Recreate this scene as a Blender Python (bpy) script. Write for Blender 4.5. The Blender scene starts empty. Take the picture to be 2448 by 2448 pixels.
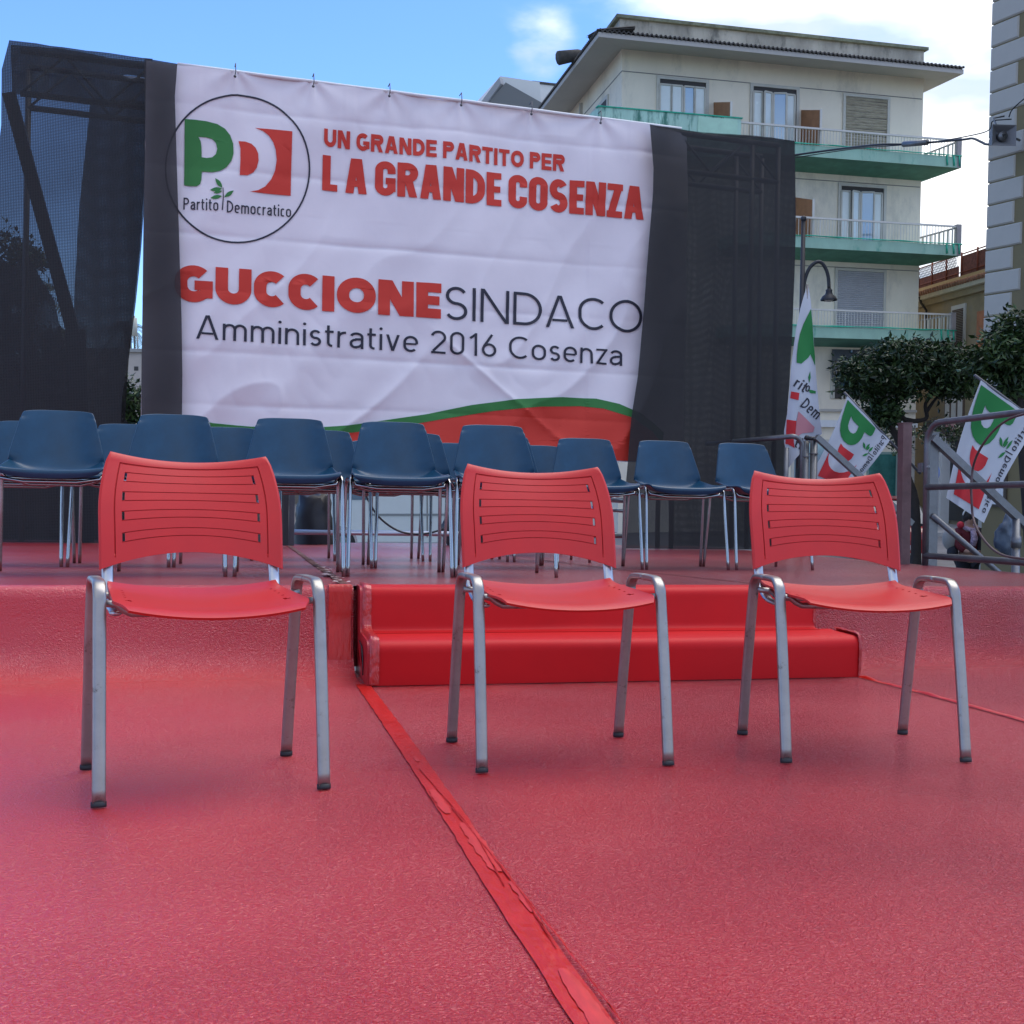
import bpy, bmesh, math, random
from mathutils import Vector, Matrix, noise
from mathutils.geometry import tessellate_polygon
R = math.radians
scene = bpy.context.scene
COL = scene.collection
random.seed(7)

# ------------------------------------------------------------------ camera
F_PX = 2800.0                       # focal length in photograph pixels (2448 wide)
CAM_H = 2.8
def cam_matrix(pitch, roll, h):
    return Matrix.Translation((0, 0, h)) @ Matrix.Rotation(math.pi/2 - pitch, 4, 'X') @ Matrix.Rotation(roll, 4, 'Z')
CAMW = cam_matrix(.060, .003, CAM_H)          # in the town (gravity upright)
CAMS = cam_matrix(.0, .016, .66)              # over the slightly tilted stage
cd = bpy.data.cameras.new('camera')
cam = bpy.data.objects.new('camera', cd); COL.objects.link(cam)
cam.matrix_world = CAMW
cd.sensor_width = 36; cd.lens = 36*F_PX/2448; cd.clip_end = 2000; cd.clip_start = .05
scene.camera = cam
scene.render.resolution_x = scene.render.resolution_y = 1024

# ------------------------------------------------------------------ sky and sun
SUN_EL, SUN_AZ = 66, 60             # elevation, degrees clockwise from +Y (ahead and to the right, veiled by cloud)
w = bpy.data.worlds.new("World"); scene.world = w; w.use_nodes = True
nt = w.node_tree; nt.nodes.clear()
N = lambda t, **k: (lambda n: ([setattr(n, a, b) for a, b in k.items()], n)[1])(nt.nodes.new(t))
LK = nt.links.new
out = N('ShaderNodeOutputWorld'); bg = N('ShaderNodeBackground'); bg.inputs['Strength'].default_value = .125
sky = N('ShaderNodeTexSky', sky_type='NISHITA', sun_disc=False)
sky.sun_elevation = R(SUN_EL); sky.sun_rotation = R(SUN_AZ); sky.altitude = 200; sky.air_density = 1.0; sky.dust_density = .15; sky.ozone_density = 2.0
tc = N('ShaderNodeTexCoord')
nz = N('ShaderNodeTexNoise'); nz.inputs['Scale'].default_value = 2.3; nz.inputs['Detail'].default_value = 9; nz.inputs['Roughness'].default_value = .56
mp = N('ShaderNodeMapping'); mp.inputs['Location'].default_value = (3.1, .4, 1.7); mp.inputs['Scale'].default_value = (1, 1, 2.2)
LK(tc.outputs['Generated'], mp.inputs[0]); LK(mp.outputs[0], nz.inputs['Vector'])
def dotmask(d, lo, hi):
    v = Vector(d).normalized()
    dp = N('ShaderNodeVectorMath', operation='DOT_PRODUCT'); dp.inputs[1].default_value = v
    LK(tc.outputs['Generated'], dp.inputs[0])
    mr = N('ShaderNodeMapRange', interpolation_type='SMOOTHSTEP'); mr.inputs[1].default_value = lo; mr.inputs[2].default_value = hi
    LK(dp.outputs['Value'], mr.inputs[0]); return mr.outputs[0]
def mth(op, a, b):
    m = N('ShaderNodeMath', operation=op)
    for i, x in enumerate((a, b)):
        if isinstance(x, (int, float)): m.inputs[i].default_value = x
        else: LK(x, m.inputs[i])
    return m.outputs[0]
def pixdir(px, py):
    return (CAMW.to_3x3() @ Vector(((px-1224)/F_PX, -(py-1224)/F_PX, -1))).normalized()
big = dotmask(pixdir(2740, -700), .895, .955)                     # the big bank of cloud up to the right
mid = dotmask(pixdir(2330, 480), .988, .999)
wis = dotmask(pixdir(1195, 165), .9972, .9998)
wi2 = dotmask(pixdir(1290, 110), .9992, .99995)
far = dotmask((.2, -.45, .85), -.1, .85); clr = dotmask(pixdir(780, 250), .93, .985)  # far: unseen cloud overhead and behind the camera, added to neutralise the blue light
s = mth('ADD', nz.outputs['Fac'], mth('MULTIPLY', big, .285))
s = mth('ADD', s, mth('MULTIPLY', mid, .13)); nzw = N('ShaderNodeTexNoise'); nzw.inputs['Scale'].default_value = 16; nzw.inputs['Detail'].default_value = 6; LK(mp.outputs[0], nzw.inputs['Vector'])
s = mth('ADD', s, mth('MULTIPLY', mth('MULTIPLY', wis, nzw.outputs['Fac']), .21)); s = mth('ADD', s, mth('MULTIPLY', mth('MULTIPLY', wi2, nzw.outputs['Fac']), .24))
s = mth('ADD', s, mth('MULTIPLY', far, .19)); s = mth('SUBTRACT', s, mth('MULTIPLY', clr, .15))
cm = N('ShaderNodeMapRange', interpolation_type='SMOOTHSTEP'); cm.inputs[1].default_value = .57; cm.inputs[2].default_value = .86
LK(s, cm.inputs[0])
nz2 = N('ShaderNodeTexNoise'); nz2.inputs['Scale'].default_value = 4.5; nz2.inputs['Detail'].default_value = 5
LK(mp.outputs[0], nz2.inputs['Vector'])
cr = N('ShaderNodeValToRGB'); cr.color_ramp.elements[0].position = .42; cr.color_ramp.elements[0].color = (3.8, 4.3, 4.9, 1)
cr.color_ramp.elements[1].position = .64; cr.color_ramp.elements[1].color = (9.5, 9.4, 9.2, 1)
LK(nz2.outputs['Fac'], cr.inputs[0])
gain = N('ShaderNodeMix', data_type='RGBA', blend_type='MULTIPLY'); gain.inputs[0].default_value = 1; gain.inputs[7].default_value = (.62, .84, 1.26, 1)
LK(sky.outputs[0], gain.inputs[6])
mx = N('ShaderNodeMix', data_type='RGBA'); LK(cm.outputs[0], mx.inputs[0]); LK(gain.outputs[2], mx.inputs[6]); LK(cr.outputs[0], mx.inputs[7])
LK(mx.outputs[2], bg.inputs['Color']); LK(bg.outputs[0], out.inputs[0])
sl = bpy.data.lights.new('sun', 'SUN'); sl.energy = 1.4; sl.angle = R(50); sl.color = (1, .93, .83)
sun = bpy.data.objects.new('sun', sl); COL.objects.link(sun)
az, el = R(SUN_AZ), R(SUN_EL)
sdir = Vector((math.sin(az)*math.cos(el), math.cos(az)*math.cos(el), math.sin(el)))
sun.rotation_euler = sdir.to_track_quat('Z', 'Y').to_euler()
vs = scene.view_settings; vs.view_transform = 'Standard'; vs.look = 'None'; vs.exposure = .86; vs.gamma = 1; vs.use_curve_mapping = False

# ------------------------------------------------------------------ frames: town, stage, pixel helpers
ID = Matrix.Identity(4)
TH = R(13.3)
STG = CAMW @ CAMS.inverted() @ Matrix.Rotation(TH, 4, 'Z')       # stage frame: u along the front edge, v back, z up from lower floor
STGI = STG.inverted(); CO = CAMW.translation
def ray_in(frame_inv, px, py):
    return frame_inv @ CO, frame_inv.to_3x3() @ pixdir(px, py)
def sv(px, py, v):                  # point of the stage plane v = const seen at a pixel
    o, d = ray_in(STGI, px, py); t = (v-o.y)/d.y; return o + d*t
def su(px, py, u):
    o, d = ray_in(STGI, px, py); t = (u-o.x)/d.x; return o + d*t
def sz(px, py, z):
    o, d = ray_in(STGI, px, py); t = (z-o.z)/d.z; return o + d*t
def cy(px, py, D):                  # town point at forward distance D
    d = pixdir(px, py); return CO + d*(D/d.y)
def pl(frame, px, py, off=0):       # point of the plane y = off of a frame, in that frame
    o, d = ray_in(frame.inverted(), px, py); t = (off-o.y)/d.y; return o + d*t

# ------------------------------------------------------------------ materials
MATS = {}
def mat(name, col, rough=.6, metal=0, var=0, vs_=3., bump=0, bs=40., coat=0, coat_r=.1, col2=None, stain=0, stain_col=(.05,.045,.04), sscale=1.5, sthr=.6, spec=.5, alpha=1, noise_stretch=None):
    if name in MATS: return MATS[name]
    m = bpy.data.materials.new(name); m.use_nodes = True; MATS[name] = m
    t = m.node_tree; b = t.nodes['Principled BSDF']; L = t.links.new
    b.inputs['Base Color'].default_value = (*col, 1); b.inputs['Roughness'].default_value = rough; b.inputs['Metallic'].default_value = metal
    b.inputs['Specular IOR Level'].default_value = spec
    if coat: b.inputs['Coat Weight'].default_value = coat; b.inputs['Coat Roughness'].default_value = coat_r
    c = t.nodes.new('ShaderNodeTexCoord'); src = c.outputs['Object']
    if noise_stretch:
        mpn = t.nodes.new('ShaderNodeMapping'); mpn.inputs['Scale'].default_value = noise_stretch; L(src, mpn.inputs[0]); src = mpn.outputs[0]
    colsock = None
    if var:
        n = t.nodes.new('ShaderNodeTexNoise'); n.inputs['Scale'].default_value = vs_; n.inputs['Detail'].default_value = 6; n.inputs['Roughness'].default_value = .65; L(src, n.inputs['Vector'])
        r = t.nodes.new('ShaderNodeValToRGB'); r.color_ramp.elements[0].position = .3; r.color_ramp.elements[1].position = .7
        c2 = col2 or tuple(min(1, x*(1+var)) for x in col); c1 = tuple(x*(1-var) for x in col)
        r.color_ramp.elements[0].color = (*c1, 1); r.color_ramp.elements[1].color = (*c2, 1); L(n.outputs['Fac'], r.inputs[0]); colsock = r.outputs[0]
        rr = t.nodes.new('ShaderNodeMapRange'); rr.inputs[3].default_value = max(0, rough-.08); rr.inputs[4].default_value = min(1, rough+.08); L(n.outputs['Fac'], rr.inputs[0]); L(rr.outputs[0], b.inputs['Roughness'])
    if stain:
        n = t.nodes.new('ShaderNodeTexNoise'); n.inputs['Scale'].default_value = sscale; n.inputs['Detail'].default_value = 8; n.inputs['Roughness'].default_value = .7; L(src, n.inputs['Vector'])
        mr = t.nodes.new('ShaderNodeMapRange'); mr.inputs[1].default_value = sthr; mr.inputs[2].default_value = sthr+.12; mr.inputs[4].default_value = stain; L(n.outputs['Fac'], mr.inputs[0])
        mxn = t.nodes.new('ShaderNodeMix'); mxn.data_type = 'RGBA'; L(mr.outputs[0], mxn.inputs[0]); mxn.inputs[7].default_value = (*stain_col, 1)
        if colsock: L(colsock, mxn.inputs[6])
        else: mxn.inputs[6].default_value = (*col, 1)
        colsock = mxn.outputs[2]
    if colsock: L(colsock, b.inputs['Base Color'])
    if bump:
        n = t.nodes.new('ShaderNodeTexNoise'); n.inputs['Scale'].default_value = bs; n.inputs['Detail'].default_value = 4; L(src, n.inputs['Vector'])
        bm = t.nodes.new('ShaderNodeBump'); bm.inputs['Strength'].default_value = bump; bm.inputs['Distance'].default_value = .01; L(n.outputs['Fac'], bm.inputs['Height']); L(bm.outputs[0], b.inputs['Normal'])
        if coat: L(bm.outputs[0], b.inputs['Coat Normal'])
    return m

def vinyl(name, col, fine, fine_d, big_d, rough, coat, coat_r, var=.05):
    """red floor covering: fine crumpled grain, slow waves, scuffs"""
    m = bpy.data.materials.new(name); m.use_nodes = True; MATS[name] = m
    t = m.node_tree; b = t.nodes['Principled BSDF']; L = t.links.new
    c = t.nodes.new('ShaderNodeTexCoord')
    b.inputs['Roughness'].default_value = rough; b.inputs['Coat Weight'].default_value = coat; b.inputs['Coat Roughness'].default_value = coat_r
    n0 = t.nodes.new('ShaderNodeTexNoise'); n0.inputs['Scale'].default_value = 1.3; n0.inputs['Detail'].default_value = 7; n0.inputs['Roughness'].default_value = .65; L(c.outputs['Object'], n0.inputs['Vector'])
    r = t.nodes.new('ShaderNodeValToRGB'); r.color_ramp.elements[0].position = .32; r.color_ramp.elements[1].position = .68
    r.color_ramp.elements[0].color = (*[x*(1-var) for x in col], 1); r.color_ramp.elements[1].color = (*[x*(1+var) for x in col], 1)
    L(n0.outputs['Fac'], r.inputs[0]); L(r.outputs[0], b.inputs['Base Color'])
    n1 = t.nodes.new('ShaderNodeTexNoise'); n1.inputs['Scale'].default_value = fine; n1.inputs['Detail'].default_value = 6; n1.inputs['Roughness'].default_value = .5; n1.inputs['Distortion'].default_value = 1.6; L(c.outputs['Object'], n1.inputs['Vector'])
    n2 = t.nodes.new('ShaderNodeTexNoise'); n2.inputs['Scale'].default_value = 3.; n2.inputs['Detail'].default_value = 3; L(c.outputs['Object'], n2.inputs['Vector'])
    # fine grain is stronger in some areas than others
    n3 = t.nodes.new('ShaderNodeTexNoise'); n3.inputs['Scale'].default_value = 1.1; n3.inputs['Detail'].default_value = 2; L(c.outputs['Object'], n3.inputs['Vector'])
    mr = t.nodes.new('ShaderNodeMapRange'); mr.inputs[1].default_value = .4; mr.inputs[2].default_value = .65; mr.inputs[3].default_value = .75; mr.inputs[4].default_value = 1.1; L(n3.outputs['Fac'], mr.inputs[0])
    sx = t.nodes.new('ShaderNodeSeparateXYZ'); L(c.outputs['Object'], sx.inputs[0]); wr = t.nodes.new('ShaderNodeMapRange'); wr.inputs[1].default_value = -.6; wr.inputs[2].default_value = 2.0; wr.inputs[3].default_value = .65; wr.inputs[4].default_value = 1.5; L(sx.outputs[0], wr.inputs[0])
    wm = t.nodes.new('ShaderNodeMath'); wm.operation = 'MULTIPLY'; L(mr.outputs[0], wm.inputs[0]); L(wr.outputs[0], wm.inputs[1])
    b1 = t.nodes.new('ShaderNodeBump'); b1.inputs['Distance'].default_value = big_d; b1.inputs['Strength'].default_value = 1; L(n2.outputs['Fac'], b1.inputs['Height'])
    b2 = t.nodes.new('ShaderNodeBump'); b2.inputs['Distance'].default_value = fine_d; L(wm.outputs[0], b2.inputs['Strength']); L(n1.outputs['Fac'], b2.inputs['Height']); L(b1.outputs[0], b2.inputs['Normal'])
    L(b2.outputs[0], b.inputs['Normal']); L(b2.outputs[0], b.inputs['Coat Normal'])
    return m
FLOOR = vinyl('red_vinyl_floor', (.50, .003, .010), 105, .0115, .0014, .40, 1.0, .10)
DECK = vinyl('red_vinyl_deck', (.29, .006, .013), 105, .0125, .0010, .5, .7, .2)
FASC = vinyl('red_vinyl_draped', (.40, .005, .009), 210, .006, .016, .42, .45, .2)
FELT = mat('red_step_cover', (.50, .004, .006), .55, var=.06, bump=.05, bs=300, spec=.25)
TAPE = mat('red_tape', (.50, .010, .004), .33, var=.10, vs_=9, bump=.35, bs=26, noise_stretch=(3, 1, 1))
SCUFF = mat('scuffed_tape', (.56, .032, .026), .35, var=.15, vs_=20, noise_stretch=(4, 1, 1))
TAPE2 = mat('red_tape_lifted', (.46, .020, .016), .3, var=.2, vs_=20, bump=.7, bs=30, coat=.5, noise_stretch=(4, 1, 1))
RPLA = mat('red_chair_plastic', (.50, .008, .006), .45, var=.06, vs_=6, bump=.04, bs=500)
WORN = mat('worn_grey_metal', (.31, .295, .272), .36, metal=.8, var=.14, vs_=14, stain=.9, stain_col=(.07, .04, .02), sscale=34, sthr=.60)
BRIGHT = mat('bright_worn_metal', (.48, .49, .50), .3, metal=.9, var=.1, vs_=12)
RUBB = mat('black_rubber', (.015, .015, .017), .6)
BPLA = mat('blue_chair_plastic', (.005, .044, .086), .34, var=.22, vs_=7, bump=.03, bs=200, spec=.42)
CHRM = mat('chair_chrome', (.36, .36, .35), .18, metal=1, var=.08, vs_=10)
ALU = mat('galvanised_tube', (.17, .175, .18), .42, metal=.7, var=.22, vs_=9, bump=.1, bs=80)
DARKT = mat('dark_steel', (.10, .10, .11), .5, metal=.5, var=.2)
BLACK = mat('black_plastic', (.012, .012, .014), .5)
WHITE = mat('white_paint', (.72, .72, .70), .55, var=.06, vs_=2)
BANN = mat('banner_cloth', (.76, .70, .70), .75, var=.035, vs_=2.5, bump=.12, bs=9)
FLAGW = mat('flag_cloth', (.45, .47, .50), .8, var=.03)
INKR = mat('print_red', (.58, .035, .016), .7)
INKG = mat('print_green', (.030, .18, .035), .7)
INKK = mat('print_black', (.022, .022, .035), .7)
FLG = mat('flag_green', (.012, .17, .035), .8); FLR = mat('flag_red', (.50, .018, .022), .8); FLK = mat('flag_black', (.02, .02, .03), .8); FLP = mat('flag_pink_through', (.50, .20, .22), .8)

def net_mat(name, col, trans, weave):
    m = bpy.data.materials.new(name); m.use_nodes = True; t = m.node_tree; L = t.links.new
    b = t.nodes['Principled BSDF']; b.inputs['Base Color'].default_value = (*col, 1); b.inputs['Roughness'].default_value = .8
    o = t.nodes['Material Output']; tr = t.nodes.new('ShaderNodeBsdfTransparent'); ms = t.nodes.new('ShaderNodeMixShader')
    c = t.nodes.new('ShaderNodeTexCoord')
    wv = []
    for ax in ('X', 'Z'):
        wn = t.nodes.new('ShaderNodeTexWave'); wn.bands_direction = ax; wn.inputs['Scale'].default_value = weave; wn.inputs['Distortion'].default_value = .8; wn.inputs['Detail'].default_value = 1; wn.inputs['Detail Scale'].default_value = .4
        L(c.outputs['Object'], wn.inputs['Vector']); wv.append(wn.outputs['Fac'])
    mu = t.nodes.new('ShaderNodeMath'); mu.operation = 'MULTIPLY'; L(wv[0], mu.inputs[0]); L(wv[1], mu.inputs[1])
    n = t.nodes.new('ShaderNodeTexNoise'); n.inputs['Scale'].default_value = 1.6; n.inputs['Detail'].default_value = 5; L(c.outputs['Object'], n.inputs['Vector'])
    m2 = t.nodes.new('ShaderNodeMapRange'); m2.inputs[1].default_value = .3; m2.inputs[2].default_value = .7; m2.inputs[3].default_value = .75; m2.inputs[4].default_value = 1.25; L(n.outputs['Fac'], m2.inputs[0])
    mr = t.nodes.new('ShaderNodeMapRange'); mr.inputs[3].default_value = trans*.35; mr.inputs[4].default_value = trans*3.0; L(mu.outputs[0], mr.inputs[0])
    m3 = t.nodes.new('ShaderNodeMath'); m3.operation = 'MULTIPLY'; m3.use_clamp = True; L(mr.outputs[0], m3.inputs[0]); L(m2.outputs[0], m3.inputs[1])
    L(m3.outputs[0], ms.inputs[0]); L(b.outputs[0], ms.inputs[1]); L(tr.outputs[0], ms.inputs[2]); L(ms.outputs[0], o.inputs[0])
    return m
NETL = net_mat('black_shade_net', (.014, .015, .016), .085, 26)
NETD = net_mat('black_shade_net_dense', (.014, .014, .014), .092, 55)
NETR = net_mat('black_shade_net_rear', (.014, .014, .014), .28, 55)
NETS = net_mat('black_shade_net_strip', (.024, .022, .023), .085, 60)

# ------------------------------------------------------------------ mesh builder
class MB:
    def __init__(s): s.v = []; s.f = []; s.sm = []
    def add(s, vs, fs, smooth=False):
        o = len(s.v); s.v += [tuple(x) for x in vs]; s.f += [tuple(i+o for i in f) for f in fs]; s.sm += [smooth]*len(fs); return s
    def box(s, x0, x1, y0, y1, z0, z1, M=None):
        vs = [Vector((x, y, z)) for x in (x0, x1) for y in (y0, y1) for z in (z0, z1)]
        if M: vs = [M @ a for a in vs]
        return s.add(vs, [(0,1,3,2), (4,6,7,5), (0,4,5,1), (2,3,7,6), (0,2,6,4), (1,5,7,3)])
    def beam(s, a, b, wx, wz, up=(0,0,1)):
        a, b = Vector(a), Vector(b); d = (b-a).normalized(); x = d.cross(Vector(up)).normalized(); z = x.cross(d)
        vs = [p + x*i*wx/2 + z*j*wz/2 for p in (a, b) for i, j in ((-1,-1), (1,-1), (1,1), (-1,1))]
        return s.add(vs, [(3,2,1,0), (4,5,6,7), (0,1,5,4), (1,2,6,5), (2,3,7,6), (3,0,4,7)])
    def tube(s, pts, r, n=10, oval=None, side=None, closed=False, caps=True, sq=1.):
        """oval=(a,b): half sizes along 'side' and across; r may be a list"""
        P = [Vector(p) for p in pts]; m = len(P); rings = []
        prev = None
        for i in range(m):
            if closed: d = P[(i+1) % m] - P[i-1]
            else: d = P[min(i+1, m-1)] - P[max(i-1, 0)]
            d.normalize()
            if side is not None: x = (Vector(side) - d*d.dot(Vector(side))).normalized()
            else:
                if prev is None: x = d.orthogonal().normalized()
                else: x = (prev - d*d.dot(prev)).normalized()
            prev = x; y = d.cross(x)
            rr = r[i] if isinstance(r, (list, tuple)) else r
            a, b = oval if oval else (rr, rr)
            cs = lambda q: math.copysign(abs(q)**sq, q)
            rings.append([P[i] + x*a*cs(math.cos(2*math.pi*k/n)) + y*b*cs(math.sin(2*math.pi*k/n)) for k in range(n)])
        vs = [p for q in rings for p in q]; fs = []
        for i in range(m if closed else m-1):
            j = (i+1) % m
            for k in range(n): fs.append((i*n+k, i*n+(k+1) % n, j*n+(k+1) % n, j*n+k))
        if caps and not closed: fs.append(tuple(range(n))[::-1]); fs.append(tuple((m-1)*n+k for k in range(n)))
        return s.add(vs, fs, True)
    def prism(s, poly, h, M=None):
        """poly: list of (a,b); extruded along local y from 0 to h in (a, y, b)"""
        n = len(poly); vs = [Vector((a, 0, b)) for a, b in poly] + [Vector((a, h, b)) for a, b in poly]
        if M: vs = [M @ q for q in vs]
        return s.add(vs, [tuple(range(n)), tuple(range(2*n-1, n-1, -1))] + [(i, n+i, n+(i+1) % n, (i+1) % n)[::-1] for i in range(n)])
    def sphere(s, c, r, nu=10, nv=7, sc=(1,1,1)):
        vs = []; c = Vector(c)
        for j in range(nv+1):
            t = math.pi*j/nv
            for i in range(nu):
                a = 2*math.pi*i/nu; vs.append(c + Vector((sc[0]*r*math.sin(t)*math.cos(a), sc[1]*r*math.sin(t)*math.sin(a), sc[2]*r*math.cos(t))))
        return s.add(vs, [(j*nu+i, (j+1)*nu+i, (j+1)*nu+(i+1) % nu, j*nu+(i+1) % nu) for j in range(nv) for i in range(nu)], True)
    def mesh(s, name):
        me = bpy.data.meshes.new(name); me.from_pydata(s.v, [], s.f); me.validate()
        if len(me.polygons) == len(s.sm): me.polygons.foreach_set('use_smooth', s.sm)
        me.update(); return me
def fit(o, **k):
    for a, b in k.items():
        if b is not None: o[a] = b
    return o
def empty(name, label, cat, M=ID, group=None):
    o = bpy.data.objects.new(name, None); COL.objects.link(o); o.matrix_world = M; o.empty_display_size = .2
    return fit(o, label=label, category=cat, group=group)
def part(name, mb, m, parent, label=None, kind=None, autosmooth=None, M=None):
    me = mb.mesh(name) if isinstance(mb, MB) else mb
    if m and not me.materials: me.materials.append(m)
    o = bpy.data.objects.new(name, me); COL.objects.link(o); o.parent = parent
    if M: o.matrix_local = M
    if autosmooth is not None: me.set_sharp_from_angle(angle=R(autosmooth))
    return fit(o, label=label, kind=kind)
def solo(name, mb, m, label, cat, M=ID, group=None, autosmooth=None):
    o = part(name, mb, m, None, autosmooth=autosmooth); o.matrix_world = M
    return fit(o, label=label, category=cat, group=group)
def struct(name, mb, m, M=ID, autosmooth=None):
    o = part(name, mb, m, None, autosmooth=autosmooth); o.matrix_world = M; o['kind'] = 'structure'; return o
def copy_tree(o, parent=None):
    c = o.copy(); COL.objects.link(c)
    if parent: c.parent = parent
    for ch in list(o.children): copy_tree(ch, c)
    return c
def place(root, M, label):
    root.matrix_world = M; root['label'] = label
def arc(cx, cy_, rx, ry, a0, a1, n):
    return [(cx+rx*math.cos(R(a0+(a1-a0)*i/n)), cy_+ry*math.sin(R(a0+(a1-a0)*i/n))) for i in range(n+1)]
def spline(pts, n=8):
    """Catmull-Rom through the points"""
    P = [Vector(p) for p in pts]; P = [P[0]*2-P[1]] + P + [P[-1]*2-P[-2]]; o = []
    for i in range(1, len(P)-2):
        for k in range(n):
            t = k/n; a, b, c, d = P[i-1:i+3]
            o.append(.5*((2*b)+(c-a)*t+(2*a-5*b+4*c-d)*t*t+(3*b-a-3*c+d)*t**3))
    o.append(P[-2]); return o
def plate(fn, S, T, th, mask=lambda i, j: True, nrm=None):
    """thick curved plate from a grid: fn(s,t)->point; cells where mask is False are holes"""
    mb = MB(); ns, ntt = len(S), len(T)
    P = [[Vector(fn(s, t)) for t in T] for s in S]
    def normal(i, j):
        a = P[min(i+1, ns-1)][j]-P[max(i-1, 0)][j]; b = P[i][min(j+1, ntt-1)]-P[i][max(j-1, 0)]
        c = a.cross(b); return c.normalized() if c.length > 1e-9 else Vector((0, 0, 1))
    vs = []
    for i in range(ns):
        for j in range(ntt):
            nn = nrm(S[i], T[j]) if nrm else normal(i, j)
            vs.append(P[i][j]); vs.append(P[i][j]-nn*th)
    idx = lambda i, j, k: (i*ntt+j)*2+k
    cell = lambda i, j: 0 <= i < ns-1 and 0 <= j < ntt-1 and mask((S[i]+S[i+1])/2, (T[j]+T[j+1])/2)
    fs = []
    for i in range(ns-1):
        for j in range(ntt-1):
            if not cell(i, j): continue
            fs.append((idx(i,j,0), idx(i+1,j,0), idx(i+1,j+1,0), idx(i,j+1,0)))
            fs.append((idx(i,j,1), idx(i,j+1,1), idx(i+1,j+1,1), idx(i+1,j,1)))
            if not cell(i-1, j): fs.append((idx(i,j,0), idx(i,j+1,0), idx(i,j+1,1), idx(i,j,1)))
            if not cell(i+1, j): fs.append((idx(i+1,j,0), idx(i+1,j,1), idx(i+1,j+1,1), idx(i+1,j+1,0)))
            if not cell(i, j-1): fs.append((idx(i,j,0), idx(i,j,1), idx(i+1,j,1), idx(i+1,j,0)))
            if not cell(i, j+1): fs.append((idx(i,j+1,0), idx(i+1,j+1,0), idx(i+1,j+1,1), idx(i,j+1,1)))
    return mb.add(vs, fs, True)
def lin(a, b, n): return [a+(b-a)*i/n for i in range(n+1)]
def refine(base, extra): return sorted(set(round(x, 5) for x in list(base)+list(extra)))

# flat artwork (letters, logo shapes) laid on a curved cloth
def art_mesh(polys, mapper, maxlen=.07, flip=False):
    """polys: list of (outer, [holes]) in 2-D; mapper((a,b), layer) -> 3-D point"""
    bm = bmesh.new()
    for k, (outer, holes) in enumerate(polys):
        loops = [[Vector((a, b, 0)) for a, b in lp] for lp in [outer]+list(holes)]
        flat = [p for lp in loops for p in lp]
        tris = tessellate_polygon(loops)
        sub = bmesh.new(); vv = [sub.verts.new(p) for p in flat]
        for t in tris:
            try: sub.faces.new([vv[i] for i in t])
            except ValueError: pass
        for it in range(6):
            es = [e for e in sub.edges if e.calc_length() > maxlen]
            if not es: break
            bmesh.ops.subdivide_edges(sub, edges=es, cuts=1); bmesh.ops.triangulate(sub, faces=sub.faces[:])
        vm = {}
        for v in sub.verts: vm[v] = bm.verts.new(mapper((v.co.x, v.co.y), k))
        for f in sub.faces:
            try: bm.faces.new([vm[v] for v in f.verts][::-1 if flip else 1])
            except ValueError: pass
        sub.free()
    me = bpy.data.meshes.new('art'); bm.to_mesh(me); bm.free()
    for p in me.polygons: p.use_smooth = True
    return me

# ---- stroke lettering: every glyph is drawn from bars, slanted bars and bent ribbons
def ribbon(pts, t, closed=False):
    P = [Vector((a, b)) for a, b in pts]; P = [p for i, p in enumerate(P) if i == 0 or (p-P[i-1]).length > 1e-4]; n = len(P)
    if closed and (P[0]-P[-1]).length < 1e-4: P = P[:-1]; n -= 1
    L_, R_ = [], []
    for i in range(n):
        a = P[i-1] if (i > 0 or closed) else None; c = P[(i+1) % n] if (i < n-1 or closed) else None
        d1 = (P[i]-a).normalized() if a is not None else None; d2 = (c-P[i]).normalized() if c is not None else None
        if d1 is None: d1 = d2
        if d2 is None: d2 = d1
        n1 = Vector((-d1.y, d1.x)); n2 = Vector((-d2.y, d2.x)); m = (n1+n2)
        if m.length < 1e-6: m = n1
        m.normalize(); k = (t/2)/max(.35, m.dot(n1)); L_.append(tuple(P[i]+m*k)); R_.append(tuple(P[i]-m*k))
    if closed: return [(L_, [R_])] if abs(area(L_)) > abs(area(R_)) else [(R_, [L_])]
    return [(L_+R_[::-1], [])]
def area(p): return sum(p[i-1][0]*p[i][1]-p[i][0]*p[i-1][1] for i in range(len(p)))/2
def rect(x0, y0, x1, y1): return [([(x0, y0), (x1, y0), (x1, y1), (x0, y1)], [])]
def slant(x0, y0, x1, y1, t):       # bar between two levels with level ends, x = centre
    L_ = math.hypot(x1-x0, y1-y0); hw = t/2*L_/abs(y1-y0)
    return [([(x0-hw, y0), (x0+hw, y0), (x1+hw, y1), (x1-hw, y1)], [])]
def oval(w_, t, y0=0, y1=1, a0=0, a1=360, n=40):
    h = t/2; rx = w_/2-h; H = (y1-y0)/2-h; r = min(rx, H); cyy = (y0+y1)/2
    kx = max(0, rx-r); ky = max(0, H-r); o = []
    for i in range(n+1):
        a = R(a0+(a1-a0)*i/n); c, s_ = math.cos(a), math.sin(a)
        o.append((w_/2 + (kx if c > 1e-6 else -kx if c < -1e-6 else 0) + r*c, cyy + (ky if s_ > 1e-6 else -ky if s_ < -1e-6 else 0) + r*s_))
    return o
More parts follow.
